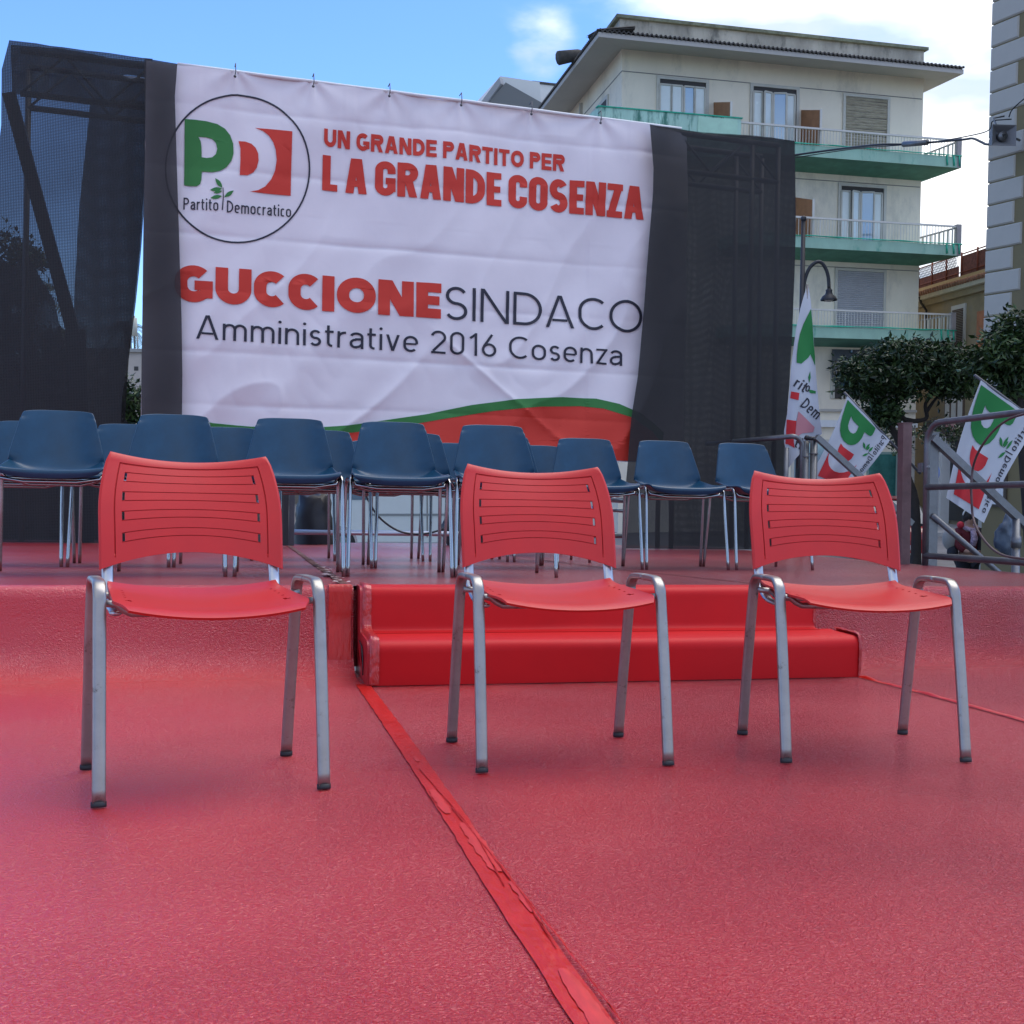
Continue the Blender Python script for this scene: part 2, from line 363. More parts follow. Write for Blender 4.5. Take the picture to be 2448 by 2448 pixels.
GW = dict(light=dict(A=.80,C=.86,D=.80,E=.55,G=.90,I=.12,L=.5,M=.9,N=.80,O=.98,P=.58,R=.62,S=.60,T=.6,U=.76,Z=.62,a=.52,c=.50,d=.58,e=.56,i=.10,m=.86,n=.52,o=.58,r=.32,s=.42,t=.32,v=.52,z=.46),
          heavy=dict(A=.92,C=.86,D=.85,E=.64,G=.90,I=.30,L=.6,M=1.05,N=.90,O=.97,P=.75,R=.78,S=.72,T=.72,U=.86,Z=.7),
          bold=dict(A=.92,C=.86,D=.82,E=.74,G=.90,I=.26,L=.7,M=1.0,N=.84,O=.92,P=.78,R=.86,S=.8,T=.78,U=.84,Z=.76),
          cond=dict(A=.60,C=.54,D=.55,E=.42,G=.55,I=.26,L=.40,M=.7,N=.58,O=.55,P=.52,R=.56,S=.53,T=.46,U=.54,Z=.46),
          narrow=dict(A=.6,D=.56,P=.5,a=.42,c=.40,d=.46,e=.44,i=.12,m=.70,n=.45,o=.46,r=.28,s=.38,t=.28))
def glyph(ch, w_, t, cond=False):
    h = t/2; X = .70; o = []
    if ch == 'A':
        a = h*1.15; o += slant(a, 0, w_/2-h*.35, 1, t) + slant(w_-a, 0, w_/2+h*.35, 1, t) + rect(w_*.24, .20, w_*.76, .20+t*.85)
    elif ch in 'CG':
        p = oval(w_, t, a0=(45 if not cond else 15), a1=(315 if not cond else 345))
        if cond: p = [(w_-h, .64)] + p + [(w_-h, .36)]
        o += ribbon(p, t)
        if ch == 'G': o += rect(w_*.52, .34, w_, .34+t*.85) + rect(w_-t, .12, w_, .36)
    elif ch == 'O': o += ribbon(oval(w_, t)[:-1], t, True)
    elif ch == 'D':
        r = min(w_-t-.03, .5-h-.01)
        o += rect(0, 0, t, 1) + ribbon([(min(t*.5, w_-h-r-.02), h), (w_-h-r, h)] + arc(w_-h-r, h+r, r, r, -90, 0, 10)[1:] + arc(w_-h-r, 1-h-r, r, r, 0, 90, 10) + [(min(t*.5, w_-h-r-.02), 1-h)], t)
    elif ch == 'E': o += rect(0, 0, t, 1) + rect(t*.9, 0, w_, t*.9) + rect(t*.9, .5-t*.42, w_*.93, .5+t*.42) + rect(t*.9, 1-t*.9, w_, 1)
    elif ch == 'I': o += rect((w_-t)/2, 0, (w_+t)/2, 1)
    elif ch == 'L': o += rect(0, 0, t, 1) + rect(t*.9, 0, w_, t*.9)
    elif ch == 'T': o += rect((w_-t)/2, 0, (w_+t)/2, 1-t*.8) + rect(0, 1-t*.88, w_, 1)
    elif ch == 'N': o += rect(0, 0, t, 1) + rect(w_-t, 0, w_, 1) + slant(w_-t*.62, 0, t*.62, 1, t*1.0)
    elif ch in 'PR':
        b = .42; r = (1-b-t)/2+h*0; r = (1-h-(b+h*0))/2-h/2; yc = 1-h-r
        o += rect(0, 0, t, 1) + ribbon([(min(t*.5, w_-h-r-.02), 1-h), (w_-h-r, 1-h)] + arc(w_-h-r, yc, r, r, 90, -90, 12)[1:] + [(min(t*.5, w_-h-r-.02), yc-r)], t)
        if ch == 'R': o += slant(w_-t*.62, 0, w_*.52, yc-r, t)
    elif ch == 'S' or ch == 's':
        H = 1 if ch == 'S' else X; rx = w_/2-h; ry = (H-t)/4
        o += ribbon(arc(w_/2, H-h-ry, rx*.96, ry, 28, 262, 14) + arc(w_/2, h+ry, rx, ry, 82, -152, 14), t)
    elif ch == 'U': r = w_/2-h; ry = min(r, .5); o += ribbon([(h, 1), (h, h+ry)] + arc(w_/2, h+ry, r, ry, 180, 360, 16)[1:] + [(w_-h, 1)], t)
    elif ch in 'Zz':
        H = 1 if ch == 'Z' else X; o += rect(0, 0, w_, t*.9) + rect(0, H-t*.9, w_, H) + slant(t*.7, t*.8, w_-t*.7, H-t*.8, t)
    elif ch == 'a': o += rect(w_-t, 0, w_, X*.6) + ribbon([(w_*.12, X-.16)] + arc(w_/2, X-h-.15, w_/2-h, .15, 150, 0, 10) + [(w_-h, X*.5)], t) + ribbon([(w_-h, .42), (w_*.45, .40)] + arc(w_*.42, .21+h*.2, w_*.42-h, .21-h, 90, 270, 10) + arc(w_*.42, .28, w_*.5, .26-h, 270, 350, 6), t)
    elif ch == 'c': o += ribbon(oval(w_, t, 0, X, 45, 315), t)
    elif ch == 'd': o += ribbon(oval(w_, t, 0, X)[:-1], t, True) + rect(w_-t, 0, w_, 1.03)
    elif ch == 'o': o += ribbon(oval(w_, t, 0, X)[:-1], t, True)
    elif ch == 'e': o += ribbon(oval(w_, t, 0, X, 0, 315), t) + rect(t*.8, X/2-h*.8, w_-t*.6, X/2+h*.8)
    elif ch == 'i': o += rect((w_-t)/2, 0, (w_+t)/2, X) + [(arc(w_/2, .93, t*.62, t*.62, 0, 330, 11), [])]
    elif ch == 'n': r = w_/2-h; o += rect(0, 0, t, X) + ribbon([(w_-h, 0), (w_-h, X-h-r)] + arc(w_/2, X-h-r, r, r, 0, 180, 12), t)
    elif ch == 'm':
        w2 = (w_+t)/2; r = w2/2-h; o += rect(0, 0, t, X)
        for k in (0, w2-t): o += ribbon([(k+w2-h, 0), (k+w2-h, X-h-r)] + arc(k+w2/2, X-h-r, r, r, 0, 180, 12), t)
    elif ch == 'r': o += rect(0, 0, t, X) + ribbon([(w_, X-h)] + arc(w_*.95, X-h-.2, w_*.95-h, .2, 95, 175, 7), t)
    elif ch == 't': o += ribbon([(w_*.38, .92), (w_*.38, h+.14)] + arc(w_*.38+.14, h+.14, .14, .14, 180, 275, 6), t) + rect(0, X-t, w_, X)
    elif ch == 'v': o += slant(w_/2, 0, h*1.1, X, t) + slant(w_/2, 0, w_-h*1.1, X, t)
    elif ch == '2': o += ribbon(arc(.27, 1-h-.24, .25, .24, 165, -35, 14) + [(h*1.4, t)], t) + rect(0, 0, .56, t*.95)
    elif ch == '0': o += ribbon(oval(.56, t)[:-1], t, True)
    elif ch == '1': o += rect(.24, 0, .24+t, 1) + ribbon([(.06, .76), (.24+h, 1-h)], t)
    elif ch == '6': o += ribbon([(.40, 1-.01), (.07, .44)], t) + ribbon(arc(.28, .30, .27-h*.6, .30-h, 0, 360, 26)[:-1], t, True)
    return o
GWD = {'2': .58, '0': .58, '1': .40, '6': .58}
def text_polys(txt, style, t, gap, space, fitw, x0=0., y0=0., capH=1., cond=False, word=None):
    """returns polys scaled so that the line is fitw wide and capH tall"""
    W = GW[style]; x = 0; raw = []; wi = 0
    for ch in txt:
        if ch == ' ': x += space; wi += 1; continue
        w_ = GWD.get(ch) or W[ch]; raw.append((ch, x, w_, wi)); x += w_*(.90 if ch in 'Cc' and not cond else 1)+gap
    tot = x-gap; out_ = []; sx = fitw/tot
    for ch, xx, w_, wi in raw:
        if word is not None and wi != word: continue
        for outer, holes in glyph(ch, w_, t, cond):
            f = lambda lp: [(x0+(a+xx)*sx, y0+b*capH) for a, b in lp]
            out_.append((f(outer), [f(h) for h in holes]))
    return out_

# ================================================================== STAGE
DH = .35; VE = 4.76; UR = 4.50; UL = -6.0; VB = 11.0
def wob(u, v, k=1.0): return noise.noise(Vector((u*1.3, v*1.3, k)))
# lower platform: finely gridded top that rises very gently, skirt below
def grid_obj(name, us, vs_, zf, m, kind='structure', skirt=None):
    mb = MB(); nu, nv = len(us), len(vs_)
    mb.add([(u, v, zf(u, v)) for u in us for v in vs_], [(i*nv+j, (i+1)*nv+j, (i+1)*nv+j+1, i*nv+j+1) for i in range(nu-1) for j in range(nv-1)], True)
    return mb
low = grid_obj('lower_stage', lin(UL, UR, 140), lin(-2.5, VE+.06, 110), lambda u, v: .0015*wob(u*2, v*2)-.0015, FLOOR)
low.box(UL, UR, -2.5, VE, -.30, -.02)
struct('lower_stage', low, FLOOR, STG)
# legs and bracing under the platforms
fr = MB()
for u in lin(UL+.1, UR-.1, 5):
    for v in (-2.3, -.2, 1.9, 4.0, 6.2, 8.4, 10.7): fr.tube([(u, v, -2.3), (u, v, -.3 if v < 4.5 else .1)], .03, 6)
struct('stage_legs', fr, ALU, STG)
# upper deck with draped front edge (cloth rolls over the edge and flares onto the floor)
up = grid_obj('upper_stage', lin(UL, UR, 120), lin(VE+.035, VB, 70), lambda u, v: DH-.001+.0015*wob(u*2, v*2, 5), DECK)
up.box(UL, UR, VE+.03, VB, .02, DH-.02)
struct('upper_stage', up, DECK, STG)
def fascia(u0, u1, n, k):
    prof = [(VE+.045, DH+.001), (VE+.02, DH+.002), (VE, DH-.004), (VE-.012, DH-.018), (VE-.016, DH-.05), (VE-.018, DH-.1), (VE-.022, DH-.15), (VE-.032, DH-.2)]
    prof += [(VE-.032-.15*(1-math.cos(R(a))), .15-.15*math.sin(R(a))+.0035) for a in range(15, 91, 15)] + [(VE-.25, .001), (VE-.34, -.004)]
    mb = MB(); us = lin(u0, u1, n); vs = []
    for u in us:
        for j, (v, z) in enumerate(prof):
            a = min(1, max(0, (j-2)/5)) * (1 if j < len(prof)-1 else 0)
            d = a*(.018*wob(u*1.1, k)+.006*wob(u*4, k+3)); dz = .006*a*wob(u*3, z*9+k) if 3 < j < 12 else 0
            vs.append((u, v-d, z+dz if z > .01 else z))
    m = len(prof)
    return mb.add(vs, [(i*m+j, i*m+j+1, (i+1)*m+j+1, (i+1)*m+j) for i in range(n) for j in range(m-1)], True)
struct('stage_front_cover', fascia(UL, .47, 130, 1), FLOOR, STG)
struct('stage_front_cover', fascia(2.46, UR, 50, 9), FLOOR, STG)
# tape seams on the lower floor
def strip(pts, w0, z, m, name, label, wav=.003, n=60, lift=.0, parent=None):
    mb = MB(); P = spline([(a, b, 0) for a, b in pts], max(1, n//(len(pts)-1))); vs = []
    for i, p in enumerate(P):
        d = (P[min(i+1, len(P)-1)]-P[max(i-1, 0)]).normalized(); nn = Vector((-d.y, d.x, 0))
        ws = w0*(1+.08*noise.noise(Vector((i*.31, w0*50, 2))))
        for q in (-1, -.5, 0, .5, 1):
            vs.append(p+nn*(q*ws/2+wav*noise.noise(Vector((i*.4, q*3, 7))))+Vector((0, 0, z+lift*(1-q*q)*(.6+.9*noise.noise(Vector((i*.23, 1, 4)))))))
    return mb.add(vs, [(i*5+j, i*5+j+1, (i+1)*5+j+1, (i+1)*5+j) for i in range(len(P)-1) for j in range(4)], True)
ta = strip([(.478, 4.42), (.478, 3.6), (.472, 2.6), (.462, 1.6), (.452, -1.5)], .052, .0022, TAPE, '', '', n=160, lift=.0012, wav=.0015)
t1 = empty('floor_tape', 'long red tape seam running from the step to the near edge of the floor', 'tape', STG)
part('tape_strip', ta, TAPE, t1)
for k, (v0, v1, du, ww) in enumerate([(3.10, 3.03, .004, .012), (2.72, 2.50, -.012, .022), (2.42, 2.08, .006, .030), (2.02, 1.86, .014, .012), (1.62, 1.2, -.004, .028)]):
    q = MB(); n = 26; vs = []
    for i in range(n+1):
        v = v0+(v1-v0)*i/n
        ww_ = ww*(.5+.5*abs(math.sin(math.pi*i/n))**.5)*(1+.6*noise.noise(Vector((v*31, k, 0))))
        for jj, s_ in enumerate((-1, -.4, .1, .5, 1)):
            vs.append((.472+du+s_*ww_/2+.002*noise.noise(Vector((v*30, s_*2, k))), v, .0046+.0004*(1-s_*s_)+.0012*(1-s_*s_)*abs(noise.noise(Vector((v*22, s_*4, k))))))
    q.add(vs, [(i*5+j, i*5+j+1, (i+1)*5+j+1, (i+1)*5+j) for i in range(n) for j in range(4)], True)
    part('lifted_tape', q, SCUFF, t1)
for k in range(3):
    part('tape_fold', strip([(.478+.01*k-.012, 2.95-.4*k), (.484+.006*k, 2.4-.35*k), (.47+.012*k, 2.0-.3*k)], .003, .0056, TAPE, '', '', n=30, lift=.001), TAPE, t1)
tb = strip([(2.515, 4.36), (2.53, 3.7), (2.52, 2.7), (2.53, 1.0)], .022, .004, TAPE, '', '', n=80, lift=.009)
solo('floor_tape', tb, TAPE, 'thin raised red tape seam leaving the right corner of the step', 'tape', STG)
# corner tape by the step and torn seam on the upper deck
q = MB(); n = 12; vs = []
for i in range(n+1):
    z = DH+.006-.02*0 if i == 0 else DH+.006-(DH-.02)*(i-1)/(n-1); v = VE+.04 if i == 0 else VE-.024-.045*max(0, i-6)/6
    for s_ in (-1, 0, 1): vs.append((.415+s_*.045+.004*wob(i*.7, s_), v+.004*wob(i*1.3, s_*2)-.006, z))
q.add(vs, [(i*3+j, i*3+j+1, (i+1)*3+j+1, (i+1)*3+j) for i in range(n) for j in range(2)], True)
solo('corner_tape', q, TAPE, 'bright red tape patch over the platform edge left of the step', 'tape', STG)
GAPM = mat('torn_seam_brown', (.11, .035, .026), .8, var=.5, vs_=30, stain=.9, stain_col=(.42, .30, .27), sscale=16, sthr=.56)
gs = strip([(.44, 4.83), (.443, 5.6), (.437, 6.6), (.44, 7.8), (.44, 9.8)], .036, DH+.003, GAPM, '', '', n=120, lift=.003, wav=.010)
g = empty('torn_seam', 'torn brown seam with flaking edges across the left of the upper deck', 'floor seam', STG)
part('bare_strip', gs, GAPM, g)
FLAKE = mat('pale_flake', (.50, .36, .34), .8, var=.3, vs_=40)
fl = MB()
for i in range(34):
    v = 4.85+.035*i*(1+.5*random.random()); u = .44+random.uniform(-.035, .035)
    a = random.random()*6; r = random.uniform(.006, .02)
    fl.add([(u+r*math.cos(a+k*1.6)*random.uniform(.6, 1.2), v+r*1.8*math.sin(a+k*1.6), DH+.009+.004*random.random()) for k in range(4)], [(0, 1, 2, 3)])
part('paint_flakes', fl, FLAKE, g, kind='stuff')
sm_ = strip([(2.35, 4.83), (2.22, 5.5), (2.05, 6.4), (1.92, 7.4)], .018, DH+.003, GAPM, '', '', n=50, lift=.003)
solo('deck_seam', sm_, mat('seam_dark_red', (.14, .012, .016), .7), 'thin dark red seam crossing the upper deck right of centre', 'floor seam', STG)

# step block: two carpeted steps between the platforms
st = empty('step_block', 'red carpeted two-step block joining the lower and upper platforms', 'steps', STG @ Matrix.Translation((.50, 0, 0)))
def rprof(pts, rads, n=6):
    o = []
    for i, (p, r) in enumerate(zip(pts, rads)):
        if r == 0 or i in (0, len(pts)-1): o.append(p); continue
        p = Vector(p); a = (Vector(pts[i-1])-p).normalized(); b = (Vector(pts[i+1])-p).normalized(); p1 = p+a*r; p2 = p+b*r
        for k in range(n+1):
            t = k/n; o.append(tuple(p1*(1-t)**2+p*2*t*(1-t)+p2*t*t))
    return o
V1, V2 = 4.37, 4.63
low_p = rprof([(V1+.004, .002), (V1, .168), (V2-.004, .176)], [0, .045, 0], 8)
up_p = rprof([(V2-.04, .1765), (V2+.02, .178), (V2+.03, DH+.004), (VE+.05, DH+.004)], [0, .028, .04, 0], 8)
def cover(prof, w_, n, k, amp=.004):
    mb = MB(); m = len(prof); vs = []
    for i in range(n+1):
        u = w_*i/n
        for j, (v, z) in enumerate(prof):
            a = 0 if j in (0, m-1) else 1
            vs.append((u, v-amp*a*wob(u*1.6, j*.12, k), z+amp*.5*a*wob(u*2.2, j*.1, k+2)))
    return mb.add(vs, [(i*m+j, i*m+j+1, (i+1)*m+j+1, (i+1)*m+j) for i in range(n) for j in range(m-1)], True)
c1 = cover(low_p, 2.015, 60, 3); c1.box(.01, 2.005, V1+.012, V2+.1, .004, .150)
part('lower_step', c1, FELT, st)
c2 = cover(up_p, 1.955, 60, 6); c2.box(.01, 1.945, V2+.045, VE+.02, .01, DH-.03)
part('upper_step', c2, FELT, st)
SIDE = mat('red_side_cover', (.40, .012, .018), .38, var=.25, vs_=7, bump=.5, bs=9)
def sidepanel(u):
    mb = MB(); poly = low_p[1:] + [p for p in up_p[1:] if p[1] > .185]; poly = [(V1+.01, .002)] + poly + [(VE+.03, .002)]
    mb.prism([(a, b) for a, b in poly], .012, Matrix.Translation((u, 0, 0)) @ Matrix(((0, -1, 0, 0), (1, 0, 0, 0), (0, 0, 1, 0), (0, 0, 0, 1))))
    return mb
part('side_panel', sidepanel(0), SIDE, st)
rp = MB(); rp.box(2.017, 2.029, V1+.01, V2+.02, .003, .166); part('side_panel', rp, SIDE, st)
rp = MB(); rp.box(1.957, 1.969, V2+.03, VE+.01, .17, DH-.006); part('side_panel', rp, SIDE, st)
def edge_tape(path, w_, k, out):
    """crumpled tape wrapped on an edge; path in (v,z); out=+-1 side"""
    mb = MB(); P = spline([(a, b, 0) for a, b in path], 7); vs = []
    for i, p in enumerate(P):
        d = (P[min(i+1, len(P)-1)]-P[max(i-1, 0)]).normalized(); nx, nz_ = -d.y, d.x   # outward in (v,z)
        for j, (a, b) in enumerate([(-.9, .003), (-.4, .006), (0, .007), (.25, .003)]):
            e = .005*noise.noise(Vector((i*.55, j*1.7, k)))
            if j < 3: vs.append((path_u(k)+(-a if out < 0 else a)*w_, p.x+nx*(b+e), p.y+nz_*(b+e)))
            else: vs.append((path_u(k)+out*(.008+e*.5), p.x-nx*.03, p.y-nz_*.03))
    n = len(P)
    return mb.add(vs, [(i*4+j, i*4+j+1, (i+1)*4+j+1, (i+1)*4+j) for i in range(n-1) for j in range(3)], True)
def path_u(k): return {1: 0., 2: 2.02, 3: 1.96}[k]
lp = [(V1, .008), (V1-.001, .07), (V1-.001, .13), (V1+.012, .172), (V1+.06, .180), (V2-.05, .183), (V2-.0, .190), (V2+.022, .22), (V2+.024, .29), (V2+.032, .338), (V2+.06, .356), (VE+.02, .358)]
part('edge_tape', edge_tape(lp, .036, 1, -1), TAPE2, st)
part('edge_tape', edge_tape([(V1, .008), (V1-.001, .07), (V1-.001, .13), (V1+.012, .172), (V1+.06, .180), (V2-.05, .183)], .010, 2, 1), TAPE2, st)
part('edge_tape', edge_tape([(V2+.022, .20), (V2+.024, .25), (V2+.024, .29), (V2+.032, .338), (V2+.06, .356)], .010, 3, 1), TAPE2, st)
# torn flap on the left side panel
fp = MB(); fp.add([(-.016, 4.50, .04), (-.016, 4.60, .075), (-.022, 4.62, .14), (-.030, 4.53, .125), (-.036, 4.49, .10)], [(0, 1, 2, 3, 4)]); part('torn_flap', fp, SIDE, st)
fp = MB(); fp.tube([(-.017, 4.62, .145), (-.017, 4.52, .13), (-.017, 4.485, .09), (-.017, 4.47, .03)], .0028, 5); part('tear', fp, BLACK, st)

# ------------------------------------------------------------------ red chairs
def red_chair():
    root = empty('red_chair', '', 'chair', ID, 'red plastic chairs on the lower stage')
    zt = .478
    for s_ in (-1, 1):
        for fy, sg in ((-.175, -1), (.2255, 1)):
            pts = [(s_*.2505, fy, .008), (s_*.2505, fy*.88+.001, .15), (s_*.2505, fy*.74+.002, .30), (s_*.2503, fy*.62+.004, .42)]
            pts += [(s_*.250, fy*.58+.004, .455), (s_*.250, fy*.50+.006, .474), (s_*.250, fy*.37+.008, .4825), (s_*.250, .012, .484)]
            t = MB(); t.tube(spline(pts, 5), .01, 20, oval=(.0148, .0085), side=(1, 0, 0), sq=.62)
            leg = part('leg', t, WORN, root)
            c = MB(); c.tube([(s_*.2505, fy+sg*.0005, .0), (s_*.2505, fy, .004), (s_*.2505, fy-sg*.001, .012)], .01, 14, oval=(.0168, .0105), side=(1, 0, 0)); part('foot_cap', c, RUBB, leg)
    for y, z in ((-.075, .425), (.10, .432)):
        t = MB(); t.tube([(-.249, y, z+.012), (-.214, y, z+.010), (-.196, y, z-.004), (-.18, y, z-.012), (0, y, z-.013), (.18, y, z-.012), (.196, y, z-.004), (.214, y, z+.010), (.249, y, z+.012)], .0085, 10); part('crossbar', t, WORN, root)
    for s_ in (-1, 1):
        t = MB(); t.tube(spline([(s_*.205, .02, .405), (s_*.205, .13, .412), (s_*.206, .185, .436), (s_*.209, .214, .470), (s_*.208, .236, .53), (s_*.200, .262, .60), (s_*.19, .290, .68)], 5), .01, 16, oval=(.0140, .006), side=(1, 0, 0)); part('back_upright', t, BRIGHT, root)
    # seat
    S = refine(lin(-1, 1, 24), [-.87, -.84, .84, .87, -.80, .80]); T = refine(lin(0, 1, 18), [.02, .95, .34, .365, .40, .6, .62, .70, .72, .80, .82, .5, .52])
    def seat(s_, t):
        y = -.192+.397*t; hw = .226-.016*t - (.030*max(0, 1-t/.22)**1.5)
        x = s_*hw
        z = .4215+.020*t+.019*abs(s_)**2.1 - .011*max(0, 1-t/.10)**2 + .010*max(0, (t-.85)/.15)**2 - .006*math.exp(-((t-.45)/.25)**2)*(1-s_*s_)
        y -= .010*(1-s_*s_)*(1-t)
        if abs(abs(s_)-.6) < .0001: z -= 0
        return (x, y, z)
    def smask(s_, t):
        if .84 < abs(s_) < .87 and (.34 < t < .365 or .5 < t < .52 or .6 < t < .62 or .70 < t < .72 or .80 < t < .82): return False
        if .80 < abs(s_) < .84 and .34 < t < .40: return False
        return True
    part('seat', plate(seat, S, T, .006, smask), RPLA, root, autosmooth=40)
    # backrest: grooved and slotted shell
    bands = [.205, .39, .575, .775]; hb = .038; g_ = .0085
    gt = []
    for b in bands: gt += [b-hb-g_, b-hb, b+hb, b+hb+g_]
    T = refine(lin(0, 1, 16), gt+[.075, .09, .02, .985]); T = [t for t in T if all(abs(t-x) > .004 or abs(t-x) < 1e-6 for x in gt)]
    S = refine(lin(-1, 1, 28), [-.755, -.725, .725, .755, -.84, -.825, .84, .825, -.975, .975]);
    def outline(s_, t):
        hw = .204+.030*(1-(1-min(1, t/.55))**2)*1.0 - .004*t
        top = .7985-.022*(1-s_*s_) ; bot = .498+.044*(1-abs(s_)**2.0)
        if t < .08: hw -= .004*(1-t/.08)
        z = top+(bot-top)*t
        y = .3016+(.2057-.3016)*t - .012*math.sin(math.pi*t) + .026*(1-s_*s_)
        return Vector((s_*hw, y, z))
    def back(s_, t):
        p = outline(s_, t); d = 0
        a = abs(s_)
        if a < .74:
            for b in bands:
                if abs(t-(b-hb-g_/2)) < g_*.45 or abs(t-(b+hb+g_/2)) < g_*.45: d = 0
        if a > .975: p.y += .004
        if t < .015: p.y += .005
        return p
    # grooves are cut as their own strips pushed back by 4 mm
    def in_groove(s_, t):
        a = abs(s_)
        if a < .755:
            for b in bands:
                if b-hb-g_ < t < b-hb or b+hb < t < b+hb+g_: return True
        if .825 < a < .84 and t > .075 and t < .94: return True
        if .075 < t < .09 and a < .84: return True
        return False
    def hole(s_, t):
        a = abs(s_)
        return .725 < a < .755 and any(b-hb < t < b+hb for b in bands)
    nrm = lambda s_, t: Vector((0, -1, .15)).normalized()
    shell = plate(back, S, T, .0055, lambda s_, t: not (in_groove(s_, t) or hole(s_, t)), nrm)
    b = part('backrest', shell, RPLA, root, autosmooth=35)
    gr = plate(lambda s_, t: back(s_, t)+Vector((0, .0032, 0)), S, T, .002, lambda s_, t: in_groove(s_, t) and not hole(s_, t), nrm)
    part('groove_lines', gr, RPLA, b)
    for s_ in (-1, 1):
        k = MB(); p = outline(s_*.86, .97); k.tube([(p.x, p.y+.018, p.z+.01), (p.x, p.y+.006, p.z+.01)], .012, 8); part('screw_boss', k, RPLA, b)
    return root
rc = red_chair()
RC = [(-.064, 2.909, 10.14, 'left red plastic chair, nearest one, turned a little to the right'), (.865, 3.069, .52, 'middle red plastic chair, set in front of the red step block'), (1.716, 3.016, -7.78, 'right red plastic chair, set before the right end of the steps')]
for i, (u, v, a, lb) in enumerate(RC):
    o = rc if i == 0 else copy_tree(rc)
    place(o, STG @ Matrix.Translation((u, v, .0015)) @ Matrix.Rotation(R(a), 4, 'Z'), lb)

# ------------------------------------------------------------------ blue shell chairs
def blue_chair():
    root = empty('blue_chair', '', 'chair', ID, 'blue shell chairs on the upper stage')
    # shell profile: (y, z, halfwidth, side-rise, side-forward)
    prof = [(-.205, .428, .196, .020), (-.212, .446, .214, .016), (-.205, .458, .222, .014), (-.16, .456, .224, .022), (-.09, .446, .222, .032), (-.01, .436, .216, .046), (.07, .434, .208, .062), (.125, .446, .203, .06), (.16, .475, .200, .040), (.18, .52, .203, .020), (.198, .58, .191, .010), (.216, .65, .174, .006), (.231, .71, .160, .004), (.239, .738, .153, .002), (.243, .749, .147, 0)]
    PV = [Vector((a, b, c, )) for a, b, c, d in prof]; rises = [d for *_, d in prof]
    rows = spline(PV, 3); rr = spline([Vector((d, 0, 0)) for d in rises], 3)
    T = list(range(len(rows))); S = [math.sin(math.pi/2*x) for x in lin(-1, 1, 16)]
    def shell(s_, t):
        y, z, hw = rows[t]; rise = rr[t].x; a = abs(s_)
        k = a**3
        fwd = .045*max(0, min(1, (z-.46)/.08))*a**2.2 * (1-.45*max(0, (z-.5)/.25))   # back wings come forward
        x = s_*hw
        zz = z + rise*k*(1-max(0, min(1, (z-.47)/.06)))
        if t >= len(rows)-6: zz -= .010*a**4
        return (x, y-fwd, zz)
    mb = plate(shell, S, T, -.005)
    sh = part('shell', mb, BPLA, root, autosmooth=60)
    ed = [Vector(shell(-1, t)) for t in T]+[Vector(shell(s_, T[-1])) for s_ in S[1:-1]]+[Vector(shell(1, t)) for t in T[::-1]]+[Vector(shell(s_, 0)) for s_ in S[::-1][1:-1]]
    rm = MB(); rm.tube(ed, .0052, 6, closed=True); part('rim', rm, BPLA, sh)
    for s_ in (-1, 1):
        for fy in (-.215, .215):
            pts = [(s_*.243, fy, .0), (s_*.240, fy*.90, .15), (s_*.236, fy*.80, .30), (s_*.234, fy*.74, .41), (s_*.232, fy*.69, .445), (s_*.226, fy*.55, .463), (s_*.220, fy*.30, .462), (s_*.218, 0, .461)]
            t = MB(); t.tube(spline(pts, 3), .0092, 8); part('leg', t, CHRM, root)
    for y, z in ((-.15, .418), (.11, .41)):
        t = MB(); t.tube([(-.228, y*.8, .455), (-.205, y, .425), (-.11, y, z-.008), (.11, y, z-.008), (.205, y, .425), (.228, y*.8, .455)], .008, 7); part('crossbar', t, CHRM, root)
    for y in (-.125, .08):
        t = MB(); t.tube([(-.215, y, .424), (0, y, .422), (.215, y, .424)], .008, 7); part('crossbar', t, CHRM, root)
    return root
bc = blue_chair()
rows_ = [('front', 5.40, [(-.80, 'first blue shell chair of the front row, at the far left edge'), (-.285, 'second blue shell chair of the front row, dark mark on its backrest'), (.250, 'third blue shell chair of the front row, above the left red chair'), (.757, 'fourth blue shell chair of the front row, above the step\'s left end'), (1.262, 'fifth blue shell chair of the front row, behind the middle red chair')]),
         ('second', 6.20, [(-1.08, 'second-row blue chair half hidden at the extreme left'), (-.565, 'second-row blue chair in the gap between the first two front chairs'), (-.05, 'second-row blue chair in the gap between the second and third front chairs'), (.465, 'second-row blue chair in the gap between the third and fourth front chairs'), (.975, 'second-row blue chair mostly hidden behind the fourth front chair'), (1.49, 'second-row blue chair mostly hidden behind the fifth front chair'), (1.985, 'blue chair to the right of the fifth front chair, set one row back'), (2.49, 'blue chair second from the right end of the chairs'), (3.01, 'rightmost blue chair, beside the net\'s right edge and a red chair')]),
         ('third', 7.05, [(.34, 'third-row blue chair glimpsed low between the third and fourth front chairs'), (.87, 'third-row blue chair just right of the fourth front chair'), (1.40, 'third-row blue chair just right of the fifth front chair'), (1.93, 'third-row blue chair peeking out right of the chair beside the fifth')]),
         ('fourth', 8.0, [(2.14, 'rearmost blue chair, only a corner of its back in front of the net')])]
first = True
yaws = {('front', 0): 3, ('front', 1): 1, ('front', 3): -1.5, ('front', 4): -2, ('second', 6): -4, ('second', 7): -1, ('second', 8): 3}
for rn, v, lst in rows_:
    for i, (u, lb) in enumerate(lst):
        o = bc if first else copy_tree(bc); first = False
        a = yaws.get((rn, i), random.uniform(-2, 2))
        if rn == 'second' and i == 0: v_ = v
        else: v_ = v
        place(o, STG @ Matrix.Translation((u, v_+.215+random.uniform(-.01, .01), DH)) @ Matrix.Rotation(R(a), 4, 'Z'), lb)

